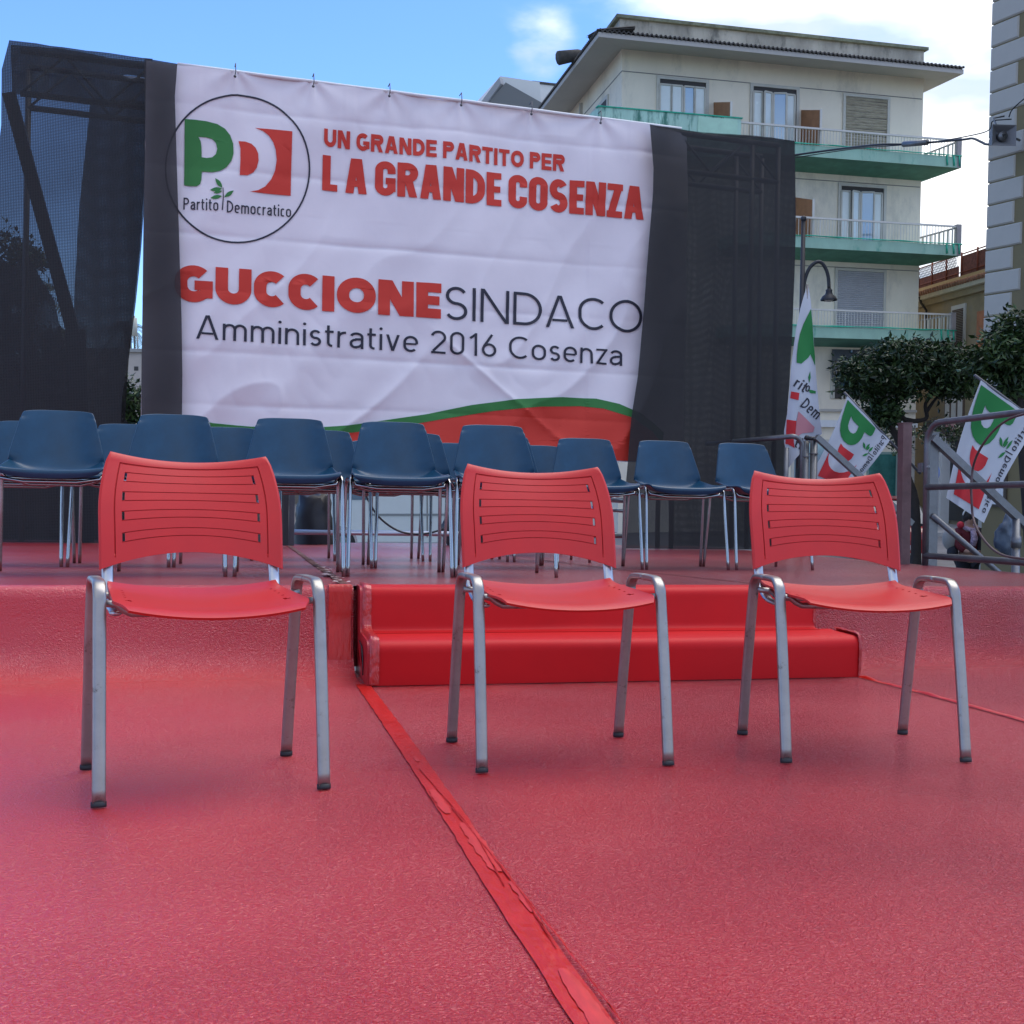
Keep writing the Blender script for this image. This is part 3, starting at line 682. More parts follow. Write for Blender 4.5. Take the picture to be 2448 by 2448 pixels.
# ------------------------------------------------------------------ banner
VBAN = 9.90
def amp_fold(z, zc, w_): return math.exp(-abs(z-zc)/w_)
FOLDS = [(3.93, .022), (3.43, .016), (2.88, .018), (2.42, .012), (1.93, .024), (1.50, .018)]
HOOKS = [(x*1.267, y*1.267) for x, y in [(443, 139), (590, 158), (733, 178), (868, 194), (1000, 212), (1130, 228)]]
HK = [sv(x, y, VBAN) for x, y in HOOKS]
def W(u, z):
    """cloth relief of the banner, metres towards the audience"""
    d = .04*noise.noise(Vector((u*.75+z*.45, z*.35, 2)))
    g = u*.80 - z*.62                                            # long diagonal drapes
    d += .030*noise.noise(Vector((g*2.6, (u+z)*.35, 5))) * (1.3 if u < 3 else .8)
    rid = 1-abs(noise.noise(Vector((g*1.7+.3, (u+z)*.5, 9))))*2.6
    d += .030*max(0, rid)**2 * max(0, min(1, (3.6-z)/1.6))
    for zc, a in FOLDS:
        zz = z+.010*u - (.02*noise.noise(Vector((u*.8, zc, 1))))
        d -= a*amp_fold(zz, zc, .028) * (.45+.55*noise.noise(Vector((u*1.1, zc*3, 4))))
        d += a*.5*amp_fold(zz, zc+.07, .06)*max(0, noise.noise(Vector((u*1.7, zc*2, 8))))
    for h in HK:
        du = u-h.x; dz = max(0, h.z-z)
        if abs(du) < .9 and dz < 1.1:
            an = math.atan2(du, dz+.05); f = math.exp(-dz/.42)*.015
            d += f*math.cos(an*7)*math.exp(-abs(an))
    # crumpled patches
    d += .020*abs(noise.noise(Vector((u*5, z*4, 3))))*max(0, noise.noise(Vector((u*.9+4, z*.9, 6)))+.25)
    # long bright fold low centre-right, running down to the right
    l = (u-2.35)*.62+(z-1.62)*.78
    d += .022*math.exp(-abs(l)/.035)*max(0, min(1, (u-1.45)/.3))*max(0, min(1, (3.1-u)/.3))*(1 if z < 2.0 else max(0, 1-(z-2.0)*3))
    # stretched right edge
    d -= .05*max(0, (u-3.42)/.15)**1.5 * (.3 if u < 3.57 else .3)
    return d
TLb, TRb = sv(350, 144, VBAN), sv(1575, 301, VBAN)
def ztop(u):
    base = TLb.z+(TRb.z-TLb.z)*(u-TLb.x)/(TRb.x-TLb.x)
    sag = 0
    for i in range(len(HK)-1):
        if HK[i].x < u < HK[i+1].x: k = (u-HK[i].x)/(HK[i+1].x-HK[i].x); sag = -.003*math.sin(math.pi*k)
    return base+sag
ZB = 1.12
U0, U1 = TLb.x, 3.95
us = lin(U0, U1, 300); ts = lin(0, 1, 210); mb = MB()
def cpos(u, z, off=0): return (u, VBAN-W(u, z)-off, z)
mb.add([cpos(u, ztop(u)+(ZB-ztop(u))*t) for u in us for t in ts], [(i*211+j, i*211+j+1, (i+1)*211+j+1, (i+1)*211+j) for i in range(300) for j in range(210)], True)
ban = empty('stage_banner', 'large white party banner with slogans hung on the backdrop frame', 'banner', STG)
part('cloth', mb, BANN, ban)
def bmap(p, k): return cpos(p[0], p[1], .007+.00035*(k % 9))
def px2(pts, s_=2.147, ox=0, oy=80):            # traced outline: picture pixels to banner plane
    o = []
    for x, y in pts:
        q = sv(x/s_+ox, y/s_+oy, VBAN); o.append((q.x, q.z))
    return o
def line_polys(txt, style, t, gap, space, bl0, bl1, top0, cond=False, word=None):
    a, b, c = (sv(x*1.2671, y*1.2671, VBAN) for x, y in (bl0, bl1, top0))
    L_ = math.hypot(b.x-a.x, b.z-a.z); an = math.atan2(b.z-a.z, b.x-a.x); ch = c.z-(a.z+(c.x-a.x)*math.tan(an))
    P = text_polys(txt, style, t, gap, space, L_, 0, 0, ch, cond, word); o = []
    f = lambda lp: [(a.x+x*math.cos(an)-0*y, a.z+x*math.sin(an)+y) for x, y in lp]
    for outer, holes in P: o.append((f(outer), [f(h) for h in holes]))
    return o
def words(name, m, txt, style, t, gap, space, bl0, bl1, top0, cond=False, descr=''):
    for i, wd in enumerate(txt.split()):
        part(name, art_mesh(line_polys(txt, style, t, gap, space, bl0, bl1, top0, cond, i), bmap), m, ban, '%s word %s' % (descr, wd))
words('slogan_word', INKR, 'UN GRANDE PARTITO PER', 'bold', .25, .10, .34, (611, 276), (1066, 323), (611, 243), descr='smaller red')
words('slogan_word', INKR, 'L A GRANDE COSENZA', 'cond', .215, .045, .155, (608, 358), (1215, 415), (610, 292), True, descr='heavy red')
words('candidate_name', INKR, 'GUCCIONE', 'heavy', .30, .06, .3, (329, 568), (830, 603), (830, 537), descr='heavy red')
words('office_title', INKK, 'SINDACO', 'light', .088, .12, .3, (838, 604), (1213, 629), (838, 541), descr='thin black')
words('date_word', INKK, 'Amministrative 2016 Cosenza', 'light', .10, .14, .36, (370, 640), (1175, 690), (385, 596), descr='thin black')
words('emblem_word', INKK, 'Partito', 'narrow', .12, .13, .3, (346, 396), (412, 399.5), (346, 373), descr='small black')
words('emblem_word', INKK, 'Democratico', 'narrow', .12, .13, .3, (428, 402), (549, 410), (428, 379.5), descr='small black')
# emblem: ring, green P, red D, olive sprig
cr_ = []
for i in range(72):
    a = 2*math.pi*i/72; cr_.append((1219+374*math.cos(a), 695+384*math.sin(a)))
ring_o = px2(cr_); ring_c = (sum(p[0] for p in ring_o)/72, sum(p[1] for p in ring_o)/72)
ring_i = [(ring_c[0]+(x-ring_c[0])*.976, ring_c[1]+(z-ring_c[1])*.976) for x, z in ring_o]
part('emblem_ring', art_mesh([(ring_o, [ring_i])], bmap), INKK, ban)
P_OUT = [(948, 440), (1000, 443), (1060, 450), (1115, 463), (1155, 487), (1182, 522), (1197, 565), (1199, 615), (1188, 655), (1163, 687), (1130, 706), (1090, 713), (1036, 708), (1034, 750), (1027, 774), (1010, 785), (975, 784), (945, 779)]
P_IN = [(1018, 529), (1060, 532), (1090, 540), (1108, 560), (1115, 590), (1108, 618), (1090, 634), (1062, 638), (1035, 634), (1034, 580), (1030, 552)]
D_L = [(1224, 552), (1258, 554), (1290, 566), (1312, 588), (1325, 618), (1327, 655), (1318, 692), (1300, 716), (1272, 731), (1231, 730), (1234, 650), (1234, 590)]
D_R = [(1308, 482), (1370, 489), (1430, 496), (1500, 505), (1497, 615), (1494, 725), (1492, 833), (1420, 828), (1350, 822), (1283, 815), (1325, 807), (1362, 787), (1392, 750), (1412, 705), (1420, 650), (1415, 600), (1402, 560), (1380, 525), (1348, 498)]
part('emblem_p', art_mesh([(px2(P_OUT), [px2(P_IN)])], bmap), INKG, ban, 'green letter P of the emblem')
for q_ in (D_L, D_R): part('emblem_d', art_mesh([(px2(q_), [])], bmap), INKR, ban)
def leaf(x0, y0, x1, y1, w_=.34):
    L_ = math.hypot(x1-x0, y1-y0); dx, dy = (x1-x0)/L_, (y1-y0)/L_; o = []
    for i in range(9): t = i/8; o.append((x0+dx*L_*t-dy*L_*w_/2*math.sin(math.pi*t), y0+dy*L_*t+dx*L_*w_/2*math.sin(math.pi*t)))
    for i in range(7, 0, -1): t = i/8; o.append((x0+dx*L_*t+dy*L_*w_/2*math.sin(math.pi*t), y0+dy*L_*t-dx*L_*w_/2*math.sin(math.pi*t)))
    return o
LEAVES = [leaf(1105, 745, 1141, 796), leaf(1078, 806, 1141, 800), leaf(1080, 848, 1140, 838), leaf(1096, 822, 1141, 812), leaf(1151, 845, 1200, 810)]
for l in LEAVES: part('emblem_leaf', art_mesh([(px2(l), [])], bmap), INKG, ban)
part('emblem_stem', art_mesh([(px2([(1143, 795), (1147, 795), (1149, 845), (1145, 910), (1138, 910), (1144, 845)]), [])], bmap), INKK, ban)
SW_T = [(424, 996), (436, 999), (510, 1012), (600, 1020), (700, 1022), (763, 1022), (830, 1018), (900, 1008), (1017, 991), (1126, 969), (1235, 955), (1343, 950), (1425, 953), (1479, 966), (1534, 991), (1564, 1011), (1590, 1034)]
SW_B = [(424, 1000), (436, 1003), (508, 1021), (600, 1029), (700, 1033), (765, 1034), (840, 1035), (963, 1019), (1072, 1000), (1180, 983), (1289, 973), (1387, 971), (1441, 977), (1507, 998), (1561, 1031), (1585, 1062)]
g_poly = px2(SW_T+SW_B[::-1], 1, 0, 0)
zlow = ZB+.01
r_top = px2(SW_B[4:], 1, 0, 0)
part('green_swoosh', art_mesh([(g_poly, [])], lambda p, k: cpos(p[0], p[1], .011), .035), INKG, ban)
part('red_field', art_mesh([(r_top+[(r_top[-1][0]+.02, zlow), (r_top[0][0], zlow)], [])], lambda p, k: cpos(p[0], p[1], .008), .035), INKR, ban)
tb_ = MB(); tb_.tube([(u, VBAN+.012, ztop(u)+.006) for u in lin(sv(424, 150, VBAN).x, U1-.1, 20)], .014, 8)
part('top_rod', tb_, WHITE, ban)
for h in HK:
    k = MB(); zt_ = ztop(h.x)
    k.tube([(h.x, VBAN+.03, zt_+.05), (h.x+.006, VBAN-.035, zt_+.055), (h.x+.008, VBAN-.045, zt_-.01), (h.x+.002, VBAN-.045, zt_-.05)], .0042, 6); k.sphere((h.x+.002, VBAN-.045, zt_-.055), .012, 8, 5)
    part('hook', k, DARKT, ban)

# ------------------------------------------------------------------ nets and the truss frame
def net_sheet(poly_px, v, holes_px=(), curl=.02, seed=0, zmin=None, maxlen=.13, vfun=None):
    f = lambda lst: [(lambda q: (q.x, q.z))(sv(x, y, v)) for x, y in lst]
    outer = f(poly_px); hs = [f(h) for h in holes_px]
    if zmin is not None: outer = [(a, max(b, zmin)) for a, b in outer]
    def mp_(p, k):
        a, b = p; g = a*1.1
        d = curl*noise.noise(Vector((g*2.2, b*.35, seed)))+curl*.4*noise.noise(Vector((g*7, b*.9, seed+3)))
        return (a, v-d+(vfun(a, b) if vfun else 0), b)
    return art_mesh([(outer, hs)], mp_, maxlen)
DB = DH+.006
nl = empty('side_net', 'black shade net covering the left bay of the backdrop, blue sky through it', 'net', STG)
NB = 1320
gapL = [(350, 335), (349, 350), (343, 470), (335, 590), (322, 720), (305, 860), (292, 960)]
part('front_sheet', net_sheet([(22, 96), (150, 110), (365, 141), (360, 200)] + gapL + [(290, 1010), (330, 1060), (345, NB), (-60, NB), (-30, 700), (-12, 420), (3, 300), (4, 166)], 9.97, [[(293, 179), (306, 177), (330, 181), (356, 187), (357, 190), (330, 184), (312, 187)]], .05, 1, DB, vfun=None), NETL, nl)
part('rear_sheet', net_sheet([(216, 232), (355, 248), (352, 336), (346, 470), (338, 590), (325, 720), (308, 860), (300, 1000), (335, 1060), (345, NB), (170, NB), (178, 700), (190, 500), (210, 300)], 10.75, (), .08, 4, DB), NETL, nl)
part('rear_sheet', net_sheet([(30, 640), (60, 600), (130, 720), (170, 900), (200, NB), (-60, NB), (-60, 560)], 10.72, (), .08, 14, DB), NETL, nl)
part('rear_sheet', net_sheet([(24, 104), (362, 150), (355, 262), (28, 222)], 10.45, (), .05, 19, DB), NETL, nl)
ns = solo('net_strip', net_sheet([(345, 138), (424, 152), (418, 230), (423, 400), (428, 560), (434, 760), (436, 900), (435, 1000), (436, 1100), (436, NB), (690, NB), (690, 1170), (630, 1120), (345, 1130), (338, 1060), (338, 900), (341, 700), (343, 480), (347, 345)], 9.82, (), .02, 6, DB), NETS, 'narrow dark net strip lapping over the left edge of the banner', 'net', STG)
nr = empty('side_net', 'black shade net covering the right bay of the backdrop, nearly opaque', 'net', STG)
RP = [(1554, 297), (1590, 302), (1680, 318), (1765, 322), (1845, 327), (1900, 336), (1902, 420), (1903, 540), (1899, 660), (1893, 800), (1886, 920), (1878, 1000), (1872, 1100), (1870, 1330), (1488, 1330), (1493, 1200), (1503, 1100), (1512, 1000), (1527, 900), (1543, 720), (1554, 560), (1562, 460), (1563, 400)]
part('front_sheet', net_sheet(RP, 9.78, (), .045, 21, DB), NETD, nr)
part('rear_sheet', net_sheet([(1590, 305), (1900, 338), (1903, 540), (1893, 800), (1872, 1100), (1870, 1330), (1600, 1330), (1590, 700)], 10.6, (), .06, 25, DB), NETR, nr)
tr = empty('backdrop_truss', 'dark metal truss frame carrying the banner and nets', 'truss', STG)
za, zb = sv(30, 112, 10.05).z-.03, sv(1880, 345, 10.05).z-.03
ze = lambda u: za+(zb-za)*(u+1.8)/(4.95+1.8)
LX, RX = -1.72, 4.86
for v in (10.03, 10.38):
    for dz in (0, -.34):
        t = MB(); t.tube([(LX, v, ze(LX)+dz), (RX, v, ze(RX)+dz)], .026, 8); part('chord', t, DARKT, tr)
t = MB(); n = 20
for i in range(n):
    a = LX+(RX-LX)*i/n; b = LX+(RX-LX)*(i+1)/n
    for v in (10.03, 10.38): t.tube([(a, v, ze(a)-(0 if i % 2 else .34)), (b, v, ze(b)-(.34 if i % 2 else 0))], .011, 6)
part('lattice', t, DARKT, tr)
for x in (LX, -.62, 3.86, RX):
    for v in (10.03, 10.38)[(1 if x == LX else 0):]:
        for dx in ((0,) if x < 4 else (-.26, .0)):
            t = MB(); t.tube([(x+dx, v, DH), (x+dx, v, ze(x)-.02)], .024, 8); part('upright', t, DARKT, tr)
a, b = sv(22, 225, 10.2), sv(215, 905, 10.2)
t = MB(); d = (b-a); e = a+d*((DH-a.z)/d.z); e2 = Vector((sv(182, 820, 10.2).x, 10.2, sv(182, 820, 10.2).z))
t.beam(a, e2, .10, .09, (0, 1, 0)); part('diagonal_brace', t, BLACK, tr)
t = MB(); q1 = sv(180, 790, 10.22); t.beam(q1, (sv(205, 1000, 10.22).x, 10.22, DH), .16, .06, (0, 1, 0)); part('hanging_cloth', t, BLACK, tr)
for px_ in (684, 698):
    p = sv(px_, 1200, 9.98); t = MB(); t.box(p.x-.022, p.x+.022, 9.96, 10.0, DH, 1.3); part('lower_post', t, DARKT, tr)
t = MB(); p, q = sv(703, 1272, 10.1), sv(1500, 1281, 10.1); t.tube([p, q], .022, 8); part('rail', t, mat('bright_alu', (.55, .56, .58), .35, metal=.8), tr)
t = MB(); p, q = sv(1410, 1190, 10.3), sv(1500, 1196, 10.3); t.tube([p, q], .03, 8); part('rail', t, MATS['bright_alu'], tr)
t = MB(); p, q = sv(1410, 1215, 10.3), sv(1500, 1222, 10.3); t.tube([p, q], .018, 8); part('rail', t, MATS['bright_alu'], tr)
# dark bundles of net lying behind the deck opening, hanging cable
def bundle(px0, px1, pt, v, lb):
    a, b = sv(px0, pt, v), sv(px1, pt, v); mb = MB(); nn, mm = 14, 9; vs = []
    c = (a+b)/2; rx = abs(b.x-a.x)/2; rz = a.z-DH
    for j in range(mm+1):
        for i in range(nn):
            th_, ph = 2*math.pi*i/nn, math.pi/2*j/mm; r = 1+.25*noise.noise(Vector((i*.9, j*.7, px0)))
            vs.append((c.x+rx*r*math.cos(th_)*math.cos(ph)**.4, v+.22*r*math.sin(th_)*math.cos(ph)**.4, DH+rz*math.sin(ph)*r))
    mb.add(vs, [(j*nn+i, j*nn+(i+1) % nn, (j+1)*nn+(i+1) % nn, (j+1)*nn+i) for j in range(mm) for i in range(nn)], True)
    return solo('net_bundle', mb, BLACK, lb, 'cloth bundle', STG)
bundle(705, 800, 1175, 10.5, 'crumpled black cloth bundle under the banner, left of the white van')
bundle(1062, 1290, 1185, 10.5, 'crumpled black cloth bundle under the banner, right of the white van')
cbp = [(870, 1170), (880, 1195), (905, 1235), (950, 1268), (1000, 1277), (1050, 1268), (1095, 1245), (1120, 1225)]
t = MB(); t.tube(spline([sv(x, y, 9.9) for x, y in cbp], 5), .009, 6); solo('hanging_cable', t, BLACK, 'thin black cable sagging below the banner in front of the white van', 'cable', STG)

# ------------------------------------------------------------------ guard rails and stair handrails on the right
gr1 = empty('guard_rail', 'grey tubular guard rail with three bars along the right edge of the stage', 'guard rail', STG)
ug = 4.46; v0, v1 = 6.93, 4.6; zt_, zm_, zb_ = 1.29, .868, .415
t = MB(); rr_ = .14
pts = [(ug, v0, DH), (ug, v0, zt_-rr_)] + [(ug, v0-rr_*(1-math.cos(R(a))), zt_-rr_+rr_*math.sin(R(a))) for a in range(15, 91, 15)] + [(ug, v1+rr_, zt_)] + [(ug, v1+rr_-rr_*math.sin(R(a)), zt_-rr_+rr_*math.cos(R(a))) for a in range(15, 91, 15)] + [(ug, v1, DH)]
t.tube(pts, .021, 10); part('frame_tube', t, ALU, gr1)
for z in (zm_, zb_):
    t = MB(); t.tube([(ug, v0, z), (ug, v1, z)], .021, 10); part('rail', t, ALU, gr1)
t = MB(); t.tube([(ug, v0-.02, 1.0), (ug, v0+.06, 1.0)], .016, 6); t.box(ug-.03, ug+.03, v0+.01, v0+.06, .97, 1.03); part('clamp', t, ALU, gr1)
RUSTY = mat('reddish_steel_post', (.16, .09, .085), .5, metal=.4, var=.3, vs_=8)
for uu, vv, m, lb in ((4.40, 7.10, RUSTY, 'dark reddish square post at the left end of the right guard rail'), (4.58, 7.06, ALU, 'grey square post just behind the left end of the guard rail')):
    t = MB(); t.box(-.033, .033, -.033, .033, -2.0, 1.30 if m is RUSTY else 1.24); t.box(-.038, .038, -.038, .038, 1.24 if m is ALU else 1.30, 1.245 if m is ALU else 1.305)
    solo('square_post', t, m, lb, 'post', STG @ Matrix.Translation((uu, vv, 0)))
hb_ = empty('handrail', 'grey stair handrail descending right behind the guard rail', 'handrail', STG)
VH = 7.02
def hp(x, y, v=VH): return sv(x, y, v)
t = MB(); t.beam(hp(2229, 1046), hp(2470, 1272), .05, .05, (0, 1, 0)); part('top_bar', t, ALU, hb_)
t = MB(); t.tube([hp(2228, 1232), hp(2392, 1372), hp(2500, 1470)], .02, 8); part('lower_bar', t, ALU, hb_)
p = hp(2430, 1240); t = MB(); t.tube([(p.x, VH, p.z), (p.x, VH, -2.0)], .028, 10); t.tube([(p.x, VH, p.z-.12), (p.x, VH, p.z-.2)], .035, 10); part('post', t, ALU, hb_)
ha_ = empty('handrail', 'grey stair handrail descending right between the two nearer flags', 'handrail', STG)
VA = 8.62
t = MB(); t.beam(hp(1951, 1044, VA), hp(2180, 1252, VA), .045, .045, (0, 1, 0)); part('top_bar', t, ALU, ha_)
p = hp(2158, 1236, VA); t = MB(); t.tube([(p.x, VA, p.z), (p.x, VA, -2.0)], .03, 10); part('post', t, ALU, ha_)
# cluster of posts at the rear right corner of the deck
rp_ = [(1928, 1055, .021, 'thin grey post left of the pair at the rear corner of the deck'), (1946, 1048, .030, 'thick grey post of the pair at the rear corner of the deck')]
for x, y, r, lb in rp_:
    p = hp(x, y, 8.72); t = MB(); t.tube([(p.x, 8.72, -2), (p.x, 8.72, p.z)], r, 10); t.tube([(p.x, 8.72, p.z-.13), (p.x, 8.72, p.z-.12)], r+.006, 10); t.tube([(p.x, 8.72, p.z), (p.x, 8.72, p.z+.004)], r*.7, 8)
    solo('tube_post', t, ALU, lb, 'post', STG)
p = hp(1937, 1046, 8.72); t = MB(); t.tube([(p.x-.04, 8.68, p.z-.01), (p.x+.05, 8.68, p.z-.01)], .016, 8); t.sphere((p.x-.05, 8.68, p.z-.005), .022, 8, 6); solo('scaffold_clamp', t, BLACK, 'black clamp joining the two posts at the rear corner', 'clamp', STG)
gr2 = empty('guard_rail', 'dark tubular guard rail running behind the right net, rounded corner visible', 'guard rail', STG)
t = MB(); a = hp(1921, 1044, 8.9); a.z -= .0
ux, zz = a.x-.01, a.z
t.tube([(ux, 8.9, DH), (ux, 8.9, zz-.09)] + [(ux-.09+.09*math.cos(R(k)), 8.9, zz-.09+.09*math.sin(R(k))) for k in range(15, 91, 15)] + [(ux-.30, 10.2, zz)], .021, 10); part('frame_tube', t, ALU, gr2)
p = hp(1880, 1070, 9.3); t = MB(); t.tube([(p.x, 9.3, DH), (p.x, 9.3, p.z)], .022, 8); part('post', t, ALU, gr2)
cab = [(2470, 985), (2448, 990), (2410, 1003), (2375, 1030), (2345, 1070), (2328, 1110), (2322, 1155), (2323, 1200), (2327, 1240), (2342, 1275), (2368, 1308), (2400, 1328), (2448, 1336), (2480, 1338)]
t = MB(); t.tube(spline([su(x, y, 4.52 if i in (5, 6, 7, 8) else 4.40) for i, (x, y) in enumerate(cab)], 5), .0075, 7)
solo('looped_cable', t, mat('brown_cable', (.10, .06, .055), .5), 'brown cable looping over the bars of the right guard rail', 'cable', STG)

# ================================================================== FLAGS (seen from the back, so the emblem is mirrored)
def logo_polys():
    o = {'g': [(P_OUT, [P_IN])], 'r': [(D_L, []), (D_R, [])], 'l': [(l, []) for l in LEAVES], 'k': []}
    t = text_polys('Partito', 'narrow', .13, .13, .3, 180, 943, 0, 52) + [([(1140, 5), (1146, 5), (1150, 75), (1144, 75)], [])] + text_polys('Democratico', 'narrow', .13, .13, .3, 330, 1163, 0, 52)
    o['k'] = [([(x, 912-y) for x, y in a], [[(x, 912-y) for x, y in h] for h in hs]) for a, hs in t]
    return o
LOGO = logo_polys()
def flag(P, v, label, amp, seed, box, pole, pole_r=.010, polys=None, curve=0, fvert=0):
    """P = 4 picture corners (hoist-top, hoist-low, fly-top, fly-low); unit square (a: hoist to fly, b: down the hoist)"""
    P00, P01, P10, P11 = [Vector((*p, 0)) for p in P]
    def surf(a, b, k=0):
        q = (P00*(1-b)+P01*b)*(1-a)+(P10*(1-b)+P11*b)*a
        d = amp*(noise.noise(Vector((b*3.4, a*1.1, seed)))*1.3+.5*math.sin(b*11+seed+a*2))*min(1, a*2.5+.15)
        q = q+Vector((curve*math.sin(math.pi*a), fvert*math.sin(math.pi*b)*a, 0))
        p = sv(q.x, q.y, v-d-.0035-.0012*k if k else v-d); return p
    root = empty('party_flag', label, 'flag', STG, 'party flags tied beside the stage')
    n = 34; mb = MB(); mb.add([surf(i/n, j/n) for i in range(n+1) for j in range(n+1)], [(i*(n+1)+j, i*(n+1)+j+1, (i+1)*(n+1)+j+1, (i+1)*(n+1)+j) for i in range(n) for j in range(n)], True)
    part('cloth', mb, FLAGW, root)
    bx0, bx1, by0, by1 = box
    mp_ = lambda p, k: surf((p[0]-bx0)/(bx1-bx0), (p[1]-by0)/(by1-by0), 1+(k % 6)*.3)
    for key, m, nm in (('g', FLG, 'green_letter'), ('r', FLR, 'red_letter'), ('l', FLG, 'sprig_leaves'), ('k', FLK, 'lettering')):
        pp = (polys or LOGO).get(key)
        if pp: part(nm, art_mesh(pp, mp_, 30), m, root)
    if pole:
        t = MB(); a, b = sv(*pole[0], v+.01), sv(*pole[1], v+.01); t.tube([a, b], pole_r, 8); part('pole', t, DARKT, root)
    return root
flag([(2026, 947), (2127, 1053), (1925, 1160), (2012, 1190)], 8.9, 'white party flag on a slanting pole between the stair handrail and the small tree', .035, 3, (930, 1590, 425, 940), [(2018, 938), (2200, 1132)], .012, curve=6)
flag([(2345, 909), (2482, 1010), (2262, 1190), (2352, 1250)], 8.3, 'large white party flag hanging behind the right guard rail, emblem mirrored', .04, 8, (930, 1540, 425, 945), [(2330, 897), (2560, 1070)], .013, curve=-8)
# folded flag beside the net: shapes traced on its visible folds
f1 = empty('party_flag', 'tall folded white party flag hanging at the right edge of the black net', 'flag', STG, 'party flags tied beside the stage')
VF = 9.35
def q5(lst, s_=2.981, ox=1800, oy=560): return [(x/s_+ox, y/s_+oy) for x, y in lst]
def q6(lst): return q5(lst, 2.981, 1800, 900)
F1 = q5([(385, 372), (398, 380), (412, 470), (420, 560), (430, 700), (443, 900), (455, 1060), (470, 1230), (486, 1380), (492, 1420)]) + q6([(470, 430), (400, 470), (345, 540), (300, 590), (255, 650), (246, 660)]) + q6([(240, 560), (222, 470)]) + q5([(222, 1400), (245, 1270), (262, 1080), (270, 960), (290, 800), (310, 660), (340, 520), (365, 430)])
def f1map(p, k):
    fold = .035*math.sin((p[0]-1880)/13.)+.02*noise.noise(Vector((p[0]/22, p[1]/90, 3)))
    return sv(p[0], p[1], VF-fold-.0045*(k > -1)-.0006*(k % 8)*(k > -1))
part('cloth', art_mesh([(F1, [])], lambda p, k: f1map(p, -1), 7), FLAGW, f1)
G1 = q5([(415, 530), (425, 640), (432, 760), (443, 880), (442, 935), (428, 900), (410, 855), (395, 880), (372, 900), (345, 922), (312, 915), (313, 860), (322, 780), (335, 710), (360, 640), (392, 575)])
G1b = q5([(388, 1105), (420, 1110), (448, 1118), (447, 1135), (410, 1132)])
part('green_letter', art_mesh([(G1, []), (G1b, []), (q5([(395, 1020), (408, 975), (412, 1020), (402, 1060)]), [])], f1map, 7), FLG, f1)
R1 = [q5([(272, 1120), (332, 1130), (325, 1182), (265, 1168)]), q5([(240, 1320), (310, 1330), (302, 1440), (270, 1500), (232, 1495)]), q6([(228, 472), (290, 440), (296, 510), (280, 500)])]
for r in R1: part('red_letter', art_mesh([(r, [])], f1map, 7), FLR, f1)
part('show_through', art_mesh([(q5([(325, 1262), (355, 1290), (440, 1375), (430, 1410), (350, 1420), (303, 1450), (312, 1330)]), [])], f1map, 7), FLP, f1)
def word(txt, x0, y0, x1, y1, ch):
    L_ = math.hypot(x1-x0, y1-y0); c, s_ = (x1-x0)/L_, (y1-y0)/L_; o = []
    for a, hs in text_polys(txt, 'narrow', .13, .13, .3, L_, 0, 0, ch):
        f = lambda lp: [(x0+x*c+y*s_, y0+x*s_-y*c) for x, y in lp]
        o.append((f(a), [f(h) for h in hs]))
    return o
wd = word('rit', *q5([(285, 1080)])[0], *q5([(362, 1130)])[0], 26) + word('o', *q5([(372, 1118)])[0], *q5([(400, 1125)])[0], 22) + word('Dem', *q5([(335, 1225)])[0], *q5([(450, 1322)])[0], 27) + word('ocr', *q5([(395, 1440)])[0], *q5([(345, 1455)])[0], 24) + word('ti', *q6([(290, 500)])[0], *q6([(335, 520)])[0], 22)
part('lettering', art_mesh(wd, f1map, 7), FLK, f1)
t = MB(); t.tube([sv(1930, 680, VF+.03), sv(1906, 1120, VF+.03)], .01, 8); part('pole', t, DARKT, f1)

# ================================================================== TOWN
ASPH = mat('grey_paving', (.13, .13, .135), .85, var=.2, vs_=1.2, bump=.3, bs=30, stain=.4, sscale=.8)
g = MB(); g.add([(-400, -400, 0), (400, -400, 0), (400, 600, 0), (-400, 600, 0)], [(0, 1, 2, 3)]); struct('ground', g, ASPH)
PAVE = mat('pale_pavement', (.36, .35, .33), .85, var=.15, vs_=2, bump=.2, bs=40)
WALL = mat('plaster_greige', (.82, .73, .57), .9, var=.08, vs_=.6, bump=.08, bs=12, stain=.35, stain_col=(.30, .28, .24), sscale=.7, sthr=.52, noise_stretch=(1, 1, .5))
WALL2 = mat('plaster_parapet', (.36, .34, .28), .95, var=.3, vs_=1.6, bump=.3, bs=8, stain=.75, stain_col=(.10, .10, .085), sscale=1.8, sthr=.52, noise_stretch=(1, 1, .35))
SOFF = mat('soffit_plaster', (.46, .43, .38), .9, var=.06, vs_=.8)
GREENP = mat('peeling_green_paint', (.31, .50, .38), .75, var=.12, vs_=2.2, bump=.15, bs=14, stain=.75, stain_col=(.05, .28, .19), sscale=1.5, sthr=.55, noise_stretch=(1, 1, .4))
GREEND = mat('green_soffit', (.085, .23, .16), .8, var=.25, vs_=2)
GNET = mat('green_netting', (.02, .38, .24), .7, var=.3, vs_=6)
GSTAIN = mat('streaky_green_parapet', (.40, .62, .50), .8, var=.15, vs_=2, stain=.9, stain_col=(.03, .16, .11), sscale=2.6, sthr=.50, noise_stretch=(1.4, 1, .28))
FRAME = mat('window_frame_beige', (.55, .52, .44), .6, var=.08)
DKFR = mat('dark_recess', (.06, .055, .05), .8)
GLASS = mat('window_glass', (.25, .35, .42), .07, metal=.55)
CURT = mat('pale_curtain_panel', (.68, .74, .70), .25, var=.04, spec=.8)
BLUEG = mat('sky_blue_pane', (.30, .40, .48), .08, metal=.35)
SHUT = mat('grey_roller_shutter', (.42, .41, .42), .6, var=.06)
SHUTW = mat('weathered_wood_shutter', (.36, .31, .22), .8, var=.35, vs_=5, stain=.7, stain_col=(.12, .09, .06), sscale=5, noise_stretch=(.6, 1, 3))
